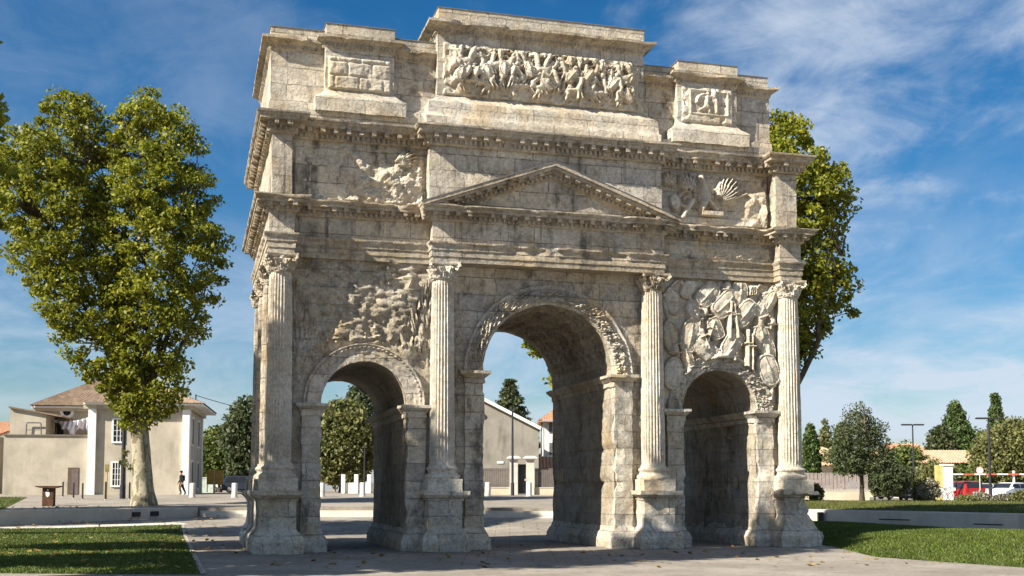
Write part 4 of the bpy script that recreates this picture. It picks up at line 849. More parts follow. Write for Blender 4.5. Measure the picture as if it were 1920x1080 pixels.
# right-hand side planting
simple_tree(1522, 96, 797, 898, 30, 'slim cypress just right of the arch', LEAF_CYP, 31, 'cypress', 200, 90, .22, .28, outline=CYP, mind=.15)
simple_tree(1582, 104, 792, 896, 34, 'cypress behind the dark round headed tree', LEAF_CYP, 32, 'cypress', 190, 90, .24, .28, outline=CYP, mind=.15)
b = place(1550, 150)
simple_tree(1550, 150, 790, 860, 26, 'distant thin conifer over the tiled roof', LEAF_OLIVE, 33, 'conifer', 40, 60, .4, .7, outline=CONE)
simple_tree(1616, 78, 757, 890, 116, 'dark round headed tree with a thin trunk on the grass', LEAF_DARK, 34, 'round_tree', 190, 60, .16, .6, stem=.16, outline=[(-.3, 0), (-.75, .06), (-.98, .2), (-.85, .42), (-.9, .62), (-.45, .7), (-.3, .93), (.05, 1), (.25, .9), (.4, .72), (.75, .66), (.8, .45), (1, .3), (.9, .12), (.4, .05)])
simple_tree(1667, 92, 868, 926, 84, 'dense round clipped bush with a yellowish top', LEAF_DARK, 35, 'round_bush', 210, 120, .15, .36, stem=.08, outline=[(-.6, 0), (-.95, .25), (-1, .55), (-.7, .85), (-.2, 1), (.3, .98), (.8, .8), (1, .5), (.9, .2), (.6, 0)], cat='bush')
simple_tree(1640, 97, 864, 912, 84, 'yellow-green shrub behind the thin trunk', LEAF_YEL, 36, 'shrub', 110, 90, .17, .45, stem=.06, cat='bush')
simple_tree(1700, 120, 838, 925, 100, 'green leafy tree in front of the tiled roofs', LEAF_MID, 37, 'garden_tree', 160, 80, .34, .9)
simple_tree(1755, 112, 868, 930, 90, 'low olive green hedge behind the white pillar', LEAF_OLIVE, 38, 'hedge', 110, 80, .3, .7, cat='hedge')
simple_tree(1796, 128, 751, 855, 78, 'large dense pyramid shaped cypress above the tiled roof', LEAF_CYP, 39, 'cypress', 620, 80, .26, .5, mind=.25, outline=[(-1, 0), (-1.05, .1), (-.85, .3), (-.55, .55), (-.3, .8), (-.12, .97), (.05, .98), (.3, .78), (.62, .45), (.95, .1), (.9, 0)])
simple_tree(1765, 124, 800, 858, 40, 'dark bushy conifer left of the pyramid cypress', LEAF_DARK, 50, 'conifer', 70, 70, .34, .8)
simple_tree(1872, 140, 736, 840, 34, 'tall narrow pointed cypress at far right', LEAF_CYP, 51, 'cypress', 260, 80, .24, .45, mind=.2, outline=CONE)
simple_tree(1905, 110, 786, 912, 150, 'broad olive green oak at the right edge', LEAF_OLIVE, 52, 'oak', 330, 90, .32, .9)
simple_tree(1832, 170, 806, 850, 60, 'far flat topped pine behind the pyramid cypress', LEAF_MID, 53, 'umbrella_pine', 60, 60, .5, 1.1)
simple_tree(1840, 118, 866, 915, 150, 'dark hedge behind the red and white barrier', LEAF_MID, 54, 'hedge', 150, 80, .3, .8, cat='hedge')
simple_tree(1560, 112, 850, 905, 70, 'low garden bushes under the tiled roof right of the arch', LEAF_OLIVE, 55, 'shrub', 60, 70, .32, .8, cat='bush')
for i, (px, d, top, w, lm, lab) in enumerate([(1838, 80, 927, 34, LEAF_GREY, 'straw coloured grassy shrub in front of the red car'), (1812, 79, 933, 30, LEAF_OLIVE, 'low rounded green shrub at the foot of the lavender'), (1880, 78, 930, 34, LEAF_GREY, 'grey lavender clump in front of the white car'), (1745, 80, 898, 34, LEAF_GREY, 'silvery shrub between the bicycle racks'), (1915, 77, 922, 30, LEAF_OLIVE, 'green tuft at the right edge below the white car'), (1723, 82, 898, 22, LEAF_OLIVE, 'small clipped shrub beside the first street lamp'), (1530, 80, 908, 20, LEAF_OLIVE, 'small dark bush against the brown fence by the arch')]):
    b = place(px, d); simple_tree(px, d, top, HORIZON+(CAM[2]-b[2])*FPX/d-2, w, lab, lm, 60+i, 'shrub', 40, 90, .14, .3, stem=.03, cat='bush', mind=.15)

# ------------------------------------------------------------------ materials of the surroundings
def render_wall(name, c, st=.35):
    t = NT(name); f = t.noise(.8, 5, .65); g = t.noise(3.5, 5, .65); v = t.noise(1.2, 5, .6, stretch=(1, 1, .25), off=(7, 1, 0))
    q = t.mix(t.ramp(f, .3, .7), tuple(x*.86 for x in c), tuple(min(1, x*1.12) for x in c)); q = t.mix(t.math('MULTIPLY', t.ramp(v, .5, .75), st), q, tuple(x*.45 for x in c)); q = t.mix(t.math('MULTIPLY', t.ramp(g, .5, .75), .25), q, tuple(x*.7 for x in c))
    return t.done(q, .92, t.bump(t.noise(18, 4, .7), .01))
WALL_HOUSE = render_wall('ochre_render', (.47, .42, .335), .55); WALL_GABLE = render_wall('stained_grey_render', (.27, .25, .21), .8); WALL_WHITE = render_wall('white_render', (.74, .72, .66), .1); WALL_CREAM = render_wall('cream_render', (.62, .52, .36), .15)
WHITE = plain('white_paint', (.78, .77, .74), .6, var=.06); DARKMETAL = plain('dark_metal', (.035, .035, .04), .45, var=.2); CORTEN = plain('rusty_steel', (.075, .035, .02), .8, var=.35); GLASS = plain('dark_glass', (.02, .024, .03), .12, var=.1); SHUTTER = plain('grey_shutter', (.12, .115, .11), .7)
PALE_STONE = plain('pale_cut_stone', (.56, .52, .45), .9, var=.10, scale=1.5, bump=.004); GREYKERB = plain('kerb_stone', (.36, .33, .29), .9, var=.15, scale=1.2); GREYBOL = plain('pale_bollard_stone', (.62, .60, .56), .85, var=.08); OCHRE = plain('ochre_paint', (.50, .30, .07), .6); TERR = plain('wood_door', (.16, .12, .12), .7)
def tilemat(name, c1, c2, rot=0.):
    t = NT(name); f = t.noise(2.2, 5, .7); g = t.noise(9, 3, .6); c = t.mix(t.ramp(f, .35, .65), c1, c2); c = t.mix(t.math('MULTIPLY', t.ramp(g, .5, .7), .5), c, tuple(v*.45 for v in c1)); return t.done(c, .9)
TILE = tilemat('weathered_clay_tiles', (.19, .13, .09), (.30, .22, .155)); TILE_RED = tilemat('orange_clay_tiles', (.42, .19, .10), (.52, .30, .18)); TILE_PINK = tilemat('pale_clay_tiles', (.44, .26, .17), (.56, .37, .25))
FENCE_DK = plain('taupe_fence_paint', (.135, .115, .105), .7, var=.12); FENCE_LT = plain('grey_brown_fence_wood', (.30, .255, .235), .8, var=.15); WALLLOW = render_wall('low_wall_render', (.56, .48, .36), .2)

def tiled(m, quad, w=.24, amp=.045):
    """roof slope with the ribs of barrel tiles: quad = eave a, eave b, ridge b, ridge a"""
    q = [np.array(p, float) for p in quad]; L = max(np.linalg.norm(q[1]-q[0]), np.linalg.norm(q[2]-q[3])); nu = max(8, int(L/w)*6); nv = 14
    u = np.linspace(0, 1, nu+1); v = np.linspace(0, 1, nv); U, V = np.meshgrid(u, v, indexing='ij'); P_ = (q[0]+(q[1]-q[0])*U[..., None])*(1-V[..., None])+(q[3]+(q[2]-q[3])*U[..., None])*V[..., None]
    n = np.cross(q[1]-q[0], q[3]-q[0]); n /= np.linalg.norm(n); n *= np.sign(n[2]) or 1; e = (q[1]-q[0])/np.linalg.norm(q[1]-q[0]); s_ = (P_-q[0])@e; m.grid(P_+n*(amp*np.abs(np.cos(s_*math.pi/w))+.02*(v*0+np.mod(v*nv/2, 1))[None, :])[..., None])
def slab(m, quad, t):
    q = [np.array(p, float) for p in quad]; n = np.cross(q[1]-q[0], q[3]-q[0]); n /= np.linalg.norm(n); n *= np.sign(n[2]) or 1; b = [p-n*t for p in q]; m.add(q+b, [(0, 1, 2, 3), (7, 6, 5, 4), (0, 4, 5, 1), (1, 5, 6, 2), (2, 6, 7, 3), (3, 7, 4, 0)])
def window(par, x, z, w, h, y, bars=2, shut=False, name='window', frame=.12):
    """window in a wall facing -y: recessed pane in a raised surround"""
    m = MB(); f = frame
    m.box(x-w/2-f, x-w/2, y-.05, y+.1, z-f, z+h+f); m.box(x+w/2, x+w/2+f, y-.05, y+.1, z-f, z+h+f); m.box(x-w/2, x+w/2, y-.05, y+.1, z+h, z+h+f); m.box(x-w/2-.04, x+w/2+.04, y-.09, y+.1, z-f, z)
    o = m.build(name, WHITE, par); m = MB(); m.box(x-w/2, x+w/2, y-.012, y+.05, z, z+h); m.build('pane', GLASS, o)
    m = MB()
    for k in range(1, bars+1): xx = x-w/2+w*k/(bars+1); m.box(xx-.025, xx+.025, y-.03, y-.014, z, z+h)
    for k in range(1, 4): zz = z+h*k/4; m.box(x-w/2, x+w/2, y-.034, y-.016, zz-.015, zz+.015)
    m.build('grille', WHITE if not shut else SHUTTER, o); return o

# ------------------------------------------------------------------ left house
d = 88.; K = FPX/d; b = place(263, d); HR = .17; _c, _s = math.cos(HR), math.sin(HR); la0 = (263-960)/FPX*d
def X(px, y=0.): k = (px-960)/FPX; return (k*d-la0+y*(_s+k*_c))/(_c-k*_s)
def Z(py, px=263, y=0.): return CAM[2]+(HORIZON-py)*(d+X(px, y)*_s+y*_c)/FPX-b[2]
HROT = CAMROT+HR
HOUSE = thing('rendered_house', 'two storey ochre rendered house with white pilasters and hip roof behind the plane tree', 'house', b, HROT)
m = MB(); xa_, xb_, xc_ = X(163), X(352), X(60, 4.2); dep = 11.; ez = Z(757)
m.box(xa_, xb_, 0, dep, -.5, ez); m.box(xc_, xa_, 4.2, dep, -.5, ez); m.build('wall', WALL_HOUSE, HOUSE)
for x0, x1 in ((X(163), X(178)), (X(340), X(352)+.06)):
    m = MB(); m.box(x0, x1, -.28, .3, -.4, ez-.05); m.build('pilaster', WHITE, HOUSE)
for y0_, y1_ in ((.31, .8), (dep-.7, dep)): m = MB(); m.box(xb_-.02, xb_+.07, y0_, y1_, -.4, ez-.06); m.build('corner_stone', WHITE, HOUSE)
o = .75; E0, E1 = (xc_-o*.3, xb_+o+.4); rz_ = ez+2.55; ra, rb = xc_+4.6, xb_-4.6
m = MB(); ez2 = ez+.05
tiled(m, [(xa_-.4, -o, ez2), (E1, -o, ez2), (rb, dep/2, rz_), (xa_-.4+2.2, dep/2, rz_)]); tiled(m, [(E0, 3.6, ez2+.02), (xa_+.6, 3.6, ez2+.02), (xa_+2.5, dep/2+1, rz_), (ra, dep/2+1, rz_)])
tiled(m, [(E1, -o, ez2), (E1, dep+o, ez2), (rb, dep/2+.3, rz_), (rb, dep/2, rz_)]); tiled(m, [(E0, dep+o, ez2), (E0, 3.6, ez2), (ra, dep/2+1, rz_), (ra, dep/2+1, rz_)]); tiled(m, [(E1, dep+o, ez2), (E0, dep+o, ez2), (ra, dep/2+.6, rz_), (rb, dep/2, rz_)])
RF = m.build('roof', TILE, HOUSE, fix=False)
m = MB(); m.box(xa_-.3, E1-.1, -o+.12, dep+o-.1, ez-.1, ez+.04); m.box(E0+.1, xa_, 3.75, dep, ez-.12, ez+.03)
m.build('eave', WHITE, RF)
m = MB(); m.box(xc_, xa_, 3.95, 4.2, ez-.35, ez-.12); m.build('eave_moulding', WALL_HOUSE, HOUSE); m = MB(); m.box(xa_-.35, xb_+.30, -.32, -.02, ez-.42, ez-.1); m.box(xb_+.075, xb_+.3, -.02, dep, ez-.42, ez-.1); m.build('eave_moulding', WALL_HOUSE, HOUSE)
m = MB(); m.box(xb_-3.4, xb_-2.9, 3, 3.5, rz_-1.6, rz_+.35); m.build('chimney', WALL_HOUSE, RF)
window(HOUSE, X(220), Z(828), (234-213)/K-.1, (828-787)/K, 0); window(HOUSE, X(220), Z(910), (234-213)/K-.1, (910-868)/K, 0, 3)
# side face windows
for i, (yy, zz, hh) in enumerate(((2.6, Z(830), 2.0), (7.2, Z(830), 2.0), (2.6, Z(914), 2.0), (7.2, Z(914), 2.0))):
    m = MB(); m.box(xb_-.05, xb_+.06, yy-.75, yy+.75, zz-.15, zz+hh+.15); f = m.build('window', WALL_WHITE, HOUSE); m = MB(); m.box(xb_, xb_+.075, yy-.52, yy+.52, zz, zz+hh); m.build('shutter', SHUTTER, f)
m = MB(); a = np.linspace(0, 2*math.pi, 33)[:-1]; c = (X(122, 4.2), Z(772, 122, 4.2)); Pq = np.stack([np.stack([c[0]+.30*np.cos(a), a*0+4.16, c[1]+.30*np.sin(a)], -1), np.stack([c[0]+.30*np.cos(a), a*0+4.08, c[1]+.30*np.sin(a)], -1), np.stack([c[0]+.52*np.cos(a), a*0+4.08, c[1]+.50*np.sin(a)], -1), np.stack([c[0]+.52*np.cos(a), a*0+4.22, c[1]+.5*np.sin(a)], -1)], 1); m.grid(Pq, cu=True); oc = m.build('oculus_window', WHITE, HOUSE)
m = MB(); m.prism([(c[0]+.31*math.cos(q), c[1]+.31*math.sin(q)) for q in a], 4.14, 4.18); m.build('pane', GLASS, oc)
# terrace block in front of the recessed wing
m = MB(); tz = Z(816); m.box(X(4), xa_-.004, .02, 4.16, -.5, tz-.08); TB = m.build('terrace_wall', WALL_HOUSE, HOUSE); m = MB(); m.box(X(3), xa_-.008, -.08, 4.14, tz-.078, tz); m.build('coping', plain('grey_coping', (.2, .17, .14), .9), TB)
m = MB(); dx0, dx1 = X(127), X(147); m.box(dx0-.03, dx1, -.012, .3, Z(927), Z(877)); DR = m.build('door', plain('door_recess', (.12, .09, .06), .9), HOUSE); m = MB(); m.box(dx0+.26, dx1-.03, -.03, -.014, Z(926), Z(879)); m.build('door_leaf', TERR, DR)
m = MB(); m.prism([(X(12), tz+.002), (X(80), tz+.002), (X(80), Z(778)), (X(12), Z(767))], .4, 4.0); m.box(X(82), X(110), 3.6, 4.15, tz+.01, Z(782)); LT = m.build('rooftop_annex', WALL_HOUSE, HOUSE)
m = MB(); slab(m, [(X(10), .2, Z(766)+.1), (X(112), .2, Z(783)+.12), (X(112), 4.1, Z(783)+.12), (X(10), 4.1, Z(766)+.1)], .12); m.build('lean_to_roof', TILE, LT)
m = MB(); m.box(X(84), X(97), 3.55, 3.59, tz+.02, Z(788)); m.box(X(120, 4.2), X(132, 4.2), 4.12, 4.19, tz+.02, Z(800, 126, 4.2)); m.build('terrace_window', GLASS, HOUSE)
H0 = thing('terrace_frame', 'thin grey metal frame standing on the terrace edge of the house', 'frame', b, HROT); m = MB(); m.tube([(X(44), .2, tz), (X(45), .2, Z(796)), (X(46), .2, Z(794)), (X(71), .2, Z(794)), (X(72), .2, Z(796)), (X(73), .2, tz)], .045, 6); m.build('hoop', SHUTTER, H0); m = MB(); m.tube([(X(45), .2, tz+.35), (X(72.5), .2, tz+.35)], .025, 6); m.build('crossbar', SHUTTER, H0)
# washing on the terrace line
u = np.linspace(0, 1, 60); v = np.linspace(0, 1, 14); U, V = np.meshgrid(u, v, indexing='ij'); sag = .25*np.sin(math.pi*U)+.0; lx = X(86, 2.4)+(X(163, 2.)-X(86, 2.4))*U
hang = (.25+.9*sstep(.2, .55, U))*(1+.25*np.sin(U*23)); zz = Z(781, 110, 2.4)-.32*np.sin(math.pi*U**.8)*1.2-V*hang*.75; yy = 2.4+.18*np.sin(U*31)*V+.1*np.sin(U*57+V*3)+.4*V*np.sin(U*9)
m = MB(); m.grid(np.stack([lx, yy, zz], -1)); WS = m.build('washing', plain('white_sheet', (.72, .70, .78), .9, var=.12), smooth=179, fix=False); md = WS.modifiers.new('thick', 'SOLIDIFY'); md.thickness = .012; WS.location = b; WS.rotation_euler = (0, 0, HROT); tag(WS, 'white and lilac washing sagging over the terrace of the house', 'laundry')
# distant neighbour at far left, in shade
b2 = place(-40, 92); NB = thing('neighbour_house', 'shaded grey neighbouring house with orange tiled roof at the left edge', 'house', b2, CAMROT); K2 = FPX/92; X2 = lambda px: (px+40)/K2; Z2 = lambda py: (HORIZON+(CAM[2]-b2[2])*K2-py)/K2
m = MB(); m.box(X2(-160), X2(4), -1.5, 8, -.5, Z2(820)); m.build('wall', WALL_GABLE, NB); m = MB(); slab(m, [(X2(-165), -1.9, Z2(818)), (X2(13), -1.9, Z2(818)), (X2(13), 5, Z2(785)), (X2(-165), 5, Z2(785))], .15); tiled(m, [(X2(-165), -1.9, Z2(817)), (X2(13), -1.9, Z2(817)), (X2(13), 5, Z2(784)), (X2(-165), 5, Z2(784))]); m.build('roof', TILE_RED, NB, fix=False)
# overhead cable from the house to the avenue
m = MB(); p0 = at(366, 741, 93); p1 = at(560, 772, 120); q = np.linspace(0, 1, 16)[:, None]; m.tube(p0+(p1-p0)*q-np.array([0, 0, 1])*(.5*np.sin(math.pi*q)), .03, 5); tag(m.build('overhead_cable', DARKMETAL), 'thin dark overhead cable running right from the roof of the ochre house', 'cable')
m = MB(); p0 = at(367, 757, 94); m.tube([p0-np.array([0, 0, .2]), p0+np.array([0, 0, .75])], .05, 6); RP = tag(m.build('cable_mast', DARKMETAL), 'short mast on the right eave of the ochre house holding the cable', 'mast')

# ------------------------------------------------------------------ houses seen through the middle archway
d = 96.; K = FPX/d; b = place(886, d); HB = HORIZON+(CAM[2]-b[2])*K; X = lambda px: (px-886)/K; Z = lambda py: (HB-py)/K
G = thing('gabled_house', 'plain stained grey gable end house seen through the middle archway', 'house', b, CAMROT)
m = MB(); m.prism([(X(765), -.5), (X(1010), -.5), (X(1010), Z(800)), (X(886), Z(738)), (X(765), Z(800))], 0, 10); m.build('wall', WALL_GABLE, G)
m = MB()
for xe in (X(757), X(1015)):
    ze = Z(802); slab(m, [(xe, -.25, ze), (xe, 10.2, ze), (X(886), 10.2, Z(736)), (X(886), -.25, Z(736))], .14); tiled(m, [(xe, -.2, ze+.02), (xe, 10.2, ze+.02), (X(886), 10.2, Z(736)+.02), (X(886), -.2, Z(736)+.02)])
RG = m.build('roof', TILE_PINK, G, fix=False)
for xe in (X(757), X(1015)):
    m = MB(); s_ = np.array([X(886)-xe, 0, Z(736)-Z(802)]); L_ = np.linalg.norm(s_); s_ /= L_; n_ = np.array([-s_[2], 0, s_[0]])*(1 if s_[0] > 0 else -1); c = np.array([xe, -.3, Z(802)])+s_*L_/2-n_*.07; m.obox(c, s_*L_/2, (0, .05, 0), n_*.13); m.build('verge_board', WHITE, RG)
m = MB(); a = np.linspace(0, 2*math.pi, 24)[:-1]; m.prism([(X(908)+.19*math.cos(q), Z(781)+.19*math.sin(q)) for q in a], -.05, .02); m.build('round_vent', DARKMETAL, G)
m = MB(); m.box(X(932), X(944), -.06, -.012, Z(869), Z(865)); m.build('wall_plaque', WHITE, G)
d = 108.; K = FPX/d; b = place(1050, d); HB = HORIZON+(CAM[2]-b[2])*K; X = lambda px: (px-1050)/K; Z = lambda py: (HB-py)/K
W = thing('white_house', 'white two storey house with red tiled roof beyond the middle archway', 'house', b, CAMROT); m = MB(); m.box(X(1019), X(1130), 0, 9, -.5, Z(789)); m.build('wall', WALL_WHITE, W)
m = MB(); tiled(m, [(X(1010), -.7, Z(788)), (X(1140), -.7, Z(788)), (X(1110), 4.5, Z(762)), (X(1042), 4.5, Z(762))]); tiled(m, [(X(1010), 9.5, Z(788)), (X(1010), -.7, Z(788)), (X(1042), 4.5, Z(762)), (X(1042), 4.6, Z(762))]); slab(m, [(X(1010), -.7, Z(789)), (X(1140), -.7, Z(789)), (X(1140), 9.5, Z(789)), (X(1010), 9.5, Z(789))], .12); m.build('roof', TILE_RED, W, fix=False)
for py in (812, 852): m = MB(); m.box(X(1030), X(1036), -.05, .02, Z(py), Z(py-22)); m.build('window', SHUTTER, W)
m = MB(); m.tube([(X(1016), -.1, Z(790)), (X(1016), -.1, 0)], .05, 6); m.build('downpipe', DARKMETAL, W)
b = place(1020, 100); K = FPX/100; RFs = thing('low_tiled_shed', 'low shed with a broken orange tiled roof between the two far houses', 'shed', b, CAMROT); HB = HORIZON+(CAM[2]-b[2])*K; X = lambda px: (px-1020)/K; Z = lambda py: (HB-py)/K
m = MB(); m.box(X(1011), X(1062), 0, 4, -.3, Z(884)); m.build('wall', WALL_CREAM, RFs); m = MB(); tiled(m, [(X(1008), -.3, Z(884)), (X(1065), -.3, Z(884)), (X(1065), 3.5, Z(858)), (X(1012), 3.5, Z(854))], .3, .08); m.build('roof', TILE_RED, RFs, fix=False)
# fence, gate pillars, gate
def fence(name, label, p0, p1, zb, zt, mat, wall_h=None, wmat=None, pitch=.16, cat='fence', solid=True):
    a, c = np.array(p0[:2], float), np.array(p1[:2], float); L = np.linalg.norm(c-a); ang = math.atan2(c[1]-a[1], c[0]-a[0]); g0, g1 = gz(*a), gz(*c); T = thing(name, label, cat, (a[0], a[1], g0), ang); sl = (g1-g0)/L
    m = MB(); k = int(L/pitch)
    for i in range(k): x = L*(i+.5)/k; m.box(x-pitch*.44, x+pitch*.44, -.02, .02+.012*(i % 2), zb+sl*x, zt+sl*x)
    pn = m.build('slat_panel', mat, T); m = MB()
    for zz in (zb+.15, zt-.2): m.box(0, L, .034, .07, zz, zz+.08)
    m.build('rail', mat, T)
    if wall_h:
        m = MB(); m.box(-.05, L+.05, -.12, .14, -.3, wall_h-.03, .5); w_ = m.build('low_wall', wmat, T, weld=True); m = MB(); m.box(-.08, L+.08, -.15, .17, wall_h-.028, wall_h+.03); m.build('coping', PALE_STONE, w_)
    return T
d = 87.; fz = lambda px: gxy(px, d)
fence('slatted_fence', 'dark taupe slatted fence on a low wall left of the gate pillars', fz(880), fz(957), .5, 1.95, FENCE_DK, .48, WALLLOW)
fence('slatted_fence', 'dark taupe slatted fence on a low wall right of the gate pillars', fz(1003), fz(1075), .5, 1.95, FENCE_DK, .48, WALLLOW)
for px, lab in ((963, 'pale rendered gate pillar with a flat cap left of the dark gate'), (994, 'pale rendered gate pillar with a flat cap right of the dark gate')):
    b = place(px, d-.1); T = thing('gate_pillar', lab, 'pillar', b, CAMROT, 'pair of gate pillars'); m = MB(); m.box(-.30, .30, -.3, .3, -.3, 2.55, .4); m.build('shaft', PALE_STONE, T, weld=True); m = MB(); m.loft(rect(-.3, .3, -.3, .3), [(0, 2.552), (.1, 2.6), (.22, 2.66), (.22, 2.74), (0, 2.86)], .5); m.build('cap', GREYBOL, T)
b = place(979, d); T = thing('garden_gate', 'dark solid gate between the two pale pillars', 'gate', b, CAMROT); m = MB(); m.box(-.31, .31, 0, .06, .03, 2.25); m.build('leaf', DARKMETAL, T); m = MB(); m.box(.2, .24, -.07, -.004, 1.0, 1.15); m.build('handle', WHITE, T)

# ------------------------------------------------------------------ street furniture
def bollard(px, d, h, rr, label, group, name='bollard', mat=GREYBOL, cat='bollard'):
    b = place(px, d); T = thing(name, label, cat, b, 0, group); m = MB(); m.lathe([(rr*1.02, -.2), (rr*1.02, .05), (rr, .07), (rr, h-.06), (rr*.9, h-.015), (rr*.6, h)], 0, 0, 20); m.build('body', mat, T, smooth=40)
    m = MB(); m.lathe([(rr*1.3, -.1), (rr*1.3, .03), (rr*1.04, .035)], 0, 0, 20); m.build('base_ring', PALE_STONE, T, smooth=40); return T
G1 = 'pale stone bollards along the far edge of the plaza'
for px, d, lab in ((361, 79, 'pale round stone bollard right of the walking person'), (440, 79, 'pale round stone bollard near the left pier of the arch'), (604, 80, 'pale round stone bollard at the left edge of the left archway'), (680, 81, 'pale round stone bollard below the trees in the left archway'), (915, 82, 'grey stone bollard left of the gate in the middle archway'), (992, 82, 'grey stone bollard in front of the right gate pillar')): bollard(px, d, .98, .19, lab, G1)
G2 = 'thin dark posts along the house front'
for px, d, h, lab in ((118, 80, 1.05, 'thin dark post left of the house door'), (138, 77, 1.05, 'thin dark post in front of the house door'), (155, 75, 1.05, 'thin dark post between house door and white pilaster'), (198, 74, 1.15, 'thin dark post at the foot of the ochre sign'), (243, 75, 1.1, 'thin dark post between street lamp and plane tree')): bollard(px, d, h, .055, lab, G2, 'post', DARKMETAL, 'post')
def lamp(px, d, top, label, arms=True, r0=.075, head=.9):
    b = place(px, d); by = HORIZON+(CAM[2]-b[2])*FPX/d; h = (by-top)*d/FPX; T = thing('street_lamp', label, 'street lamp', b, CAMROT); m = MB(); m.tube([(0, 0, -.2), (0, 0, h*.5), (0, 0, h)], [r0*1.1, r0, r0*.7], 10); m.build('pole', DARKMETAL, T, smooth=40); m = MB(); m.tube([(0, 0, -.1), (0, 0, .9)], r0*1.5, 10); m.build('sleeve', DARKMETAL, T, smooth=40)
    for sg in ((-1, 1) if arms else (1,)):
        m = MB(); m.loft([(sg*(.05), -.14), (sg*(head), -.12), (sg*(head), .12), (sg*(.05), .14)][::(1 if sg > 0 else -1)], [(-.02, h-.02), (0, h+.0), (0, h+.06), (-.04, h+.10)], .5, bot=True); hd = m.build('lamp_head', DARKMETAL, T); m = MB(); m.box(min(sg*.2, sg*(head-.1)), max(sg*.2, sg*(head-.1)), -.08, .08, h-.028, h-.02); m.build('lens', WHITE, hd)
    return T
lamp(230, 76, 640, 'dark lamp post in front of the house windows beside the plane tree', True, .13, .8)
lamp(961, 84, 764, 'thin dark lamp post in front of the left gate pillar', True, .085, .15); lamp(1714, 92, 797, 'two armed street lamp left of the pyramid cypress', True, .075); lamp(1857, 82, 785, 'two armed street lamp in front of the parked cars at right', True, .085); lamp(683, 88, 838, 'dark pole in front of the trees in the left archway', True, .06, .12)
b = place(200, 76); T = thing('sign_post', 'narrow dull ochre sign on a thin post by the house', 'sign', b, CAMROT); m = MB(); m.tube([(0, 0, -.2), (0, 0, 2.2)], .04, 8); m.build('pole', OCHRE, T); m = MB(); m.box(-.13, .13, -.06, .0, 1.75, 2.25); m.build('panel', plain('dull_ochre', (.20, .16, .05), .6), T)
b = place(403, 100); T = thing('notice_post', 'ochre notice box on a thin post under the bright street tree', 'sign', b, CAMROT); m = MB(); m.tube([(-.1, 0, -.2), (-.1, 0, 2.0)], .06, 8); m.build('pole', plain('pale_wood', (.5, .42, .25), .8), T); m = MB(); m.box(-.75, .65, .07, .3, .75, 2.0); m.build('panel', OCHRE, T)
b = place(629, 104); T = thing('notice_post', 'ochre notice box seen below the tree in the left archway', 'sign', b, CAMROT); m = MB(); m.tube([(0, 0, -.2), (0, 0, 1.9)], .06, 8); m.build('pole', OCHRE, T); m = MB(); m.box(-.7, .7, .07, .3, .7, 1.8); m.build('panel', OCHRE, T)
# corten lectern
b = place(92, 63); T = thing('information_lectern', 'rusty brown steel information lectern with a white emblem on the pale plaza', 'lectern', b, CAMROT); m = MB(); m.box(-.30, .30, -.16, .16, -.1, 1.0, .3); m.build('pedestal', CORTEN, T, weld=True); m = MB(); m.prism([(-.66, 1.10), (.66, 1.10), (.60, 1.04), (.36, .985), (-.36, .985), (-.60, 1.04)], -.32, .32); m.build('desk', CORTEN, T)
m = MB(); m.prism([(-.12, .75), (-.06, .79), (0, .74), (.05, .78), (.10, .70), (.09, .58), (.0, .49), (-.09, .57)], -.172, -.163); m.prism([(-.05, .92), (.03, .92), (.04, .84), (-.04, .84)], -.172, -.163); m.build('emblem', WHITE, T)
# white pillars / railings glimpsed under the avenue
b = place(668, 98); T = thing('garden_wall', 'white pillared garden wall below the trees of the left archway', 'wall', b, CAMROT); m = MB(); m.box(-1.2, 2.6, .3, .5, -.2, .9); m.build('panel', WALL_WHITE, T)
for k in range(4): m = MB(); m.box(-1.3+k*1.1, -1.0+k*1.1, .1, .6, -.2, 1.6); m.build('pillar', WHITE, T)
b = place(388, 108); T = thing('utility_cabinet', 'pale green cabinet at the street corner beside the house', 'cabinet', b, CAMROT); m = MB(); m.box(-.65, .65, 0, .6, 0, 1.35); m.build('body', plain('pale_green_metal', (.42, .48, .42), .6), T); m = MB(); m.box(-.03, .03, -.03, -.004, .1, 1.25); m.build('door_seam', SHUTTER, T); m = MB(); m.box(-.7, .7, -.05, .65, 1.354, 1.42); m.build('lid', WHITE, T)

# ------------------------------------------------------------------ ring wall and steps
def ringpts(a0, a1, off=0., n=60):
    out = []
    for a in np.linspace(a0, a1, n): R = float(ringR(a))+off; out.append(unlocal(R*math.sin(math.radians(a)), R*math.cos(math.radians(a))))
    return np.array(out)
def ang_px(px):
    best = min(np.linspace(-150, 150, 3001), key=lambda a: abs(_pxof(a)-px)); return float(best)
def _pxof(a):
    R = float(ringR(a)); la, de = R*math.sin(math.radians(a)), R*math.cos(math.radians(a)); d = de+D0
    return 960+FPX*(la+L0)/d if d > 3 else 1e9
def ringwall(name, label, a0, a1, thick, lift, mat):
    i, o = ringpts(a0, a1, -.12), ringpts(a0, a1, thick-.12); m = MB(); an = np.linspace(a0, a1, 60); zt = ringtop(an)+lift; zb_ = ringzb(an)-.3
    sec = np.stack([np.c_[i, zb_], np.c_[i, zt-.03], np.c_[i+(o-i)*.04, zt], np.c_[o, zt], np.c_[o, zb_]], 1); b_ = m.n; m.grid(sec, cv=True); m.F += [[b_+k for k in range(5)], [b_+59*5+k for k in range(5)][::-1]]
    T = thing(name, label, 'wall', (0, 0, 0)); m.build('coping', mat, T, smooth=25); return T
a372 = ang_px(372); a1265 = ang_px(1250); LW = ringwall('low_stone_wall', 'long low pale stone retaining wall between lawn and plaza at left', -118, a372, .55, .03, PALE_STONE)
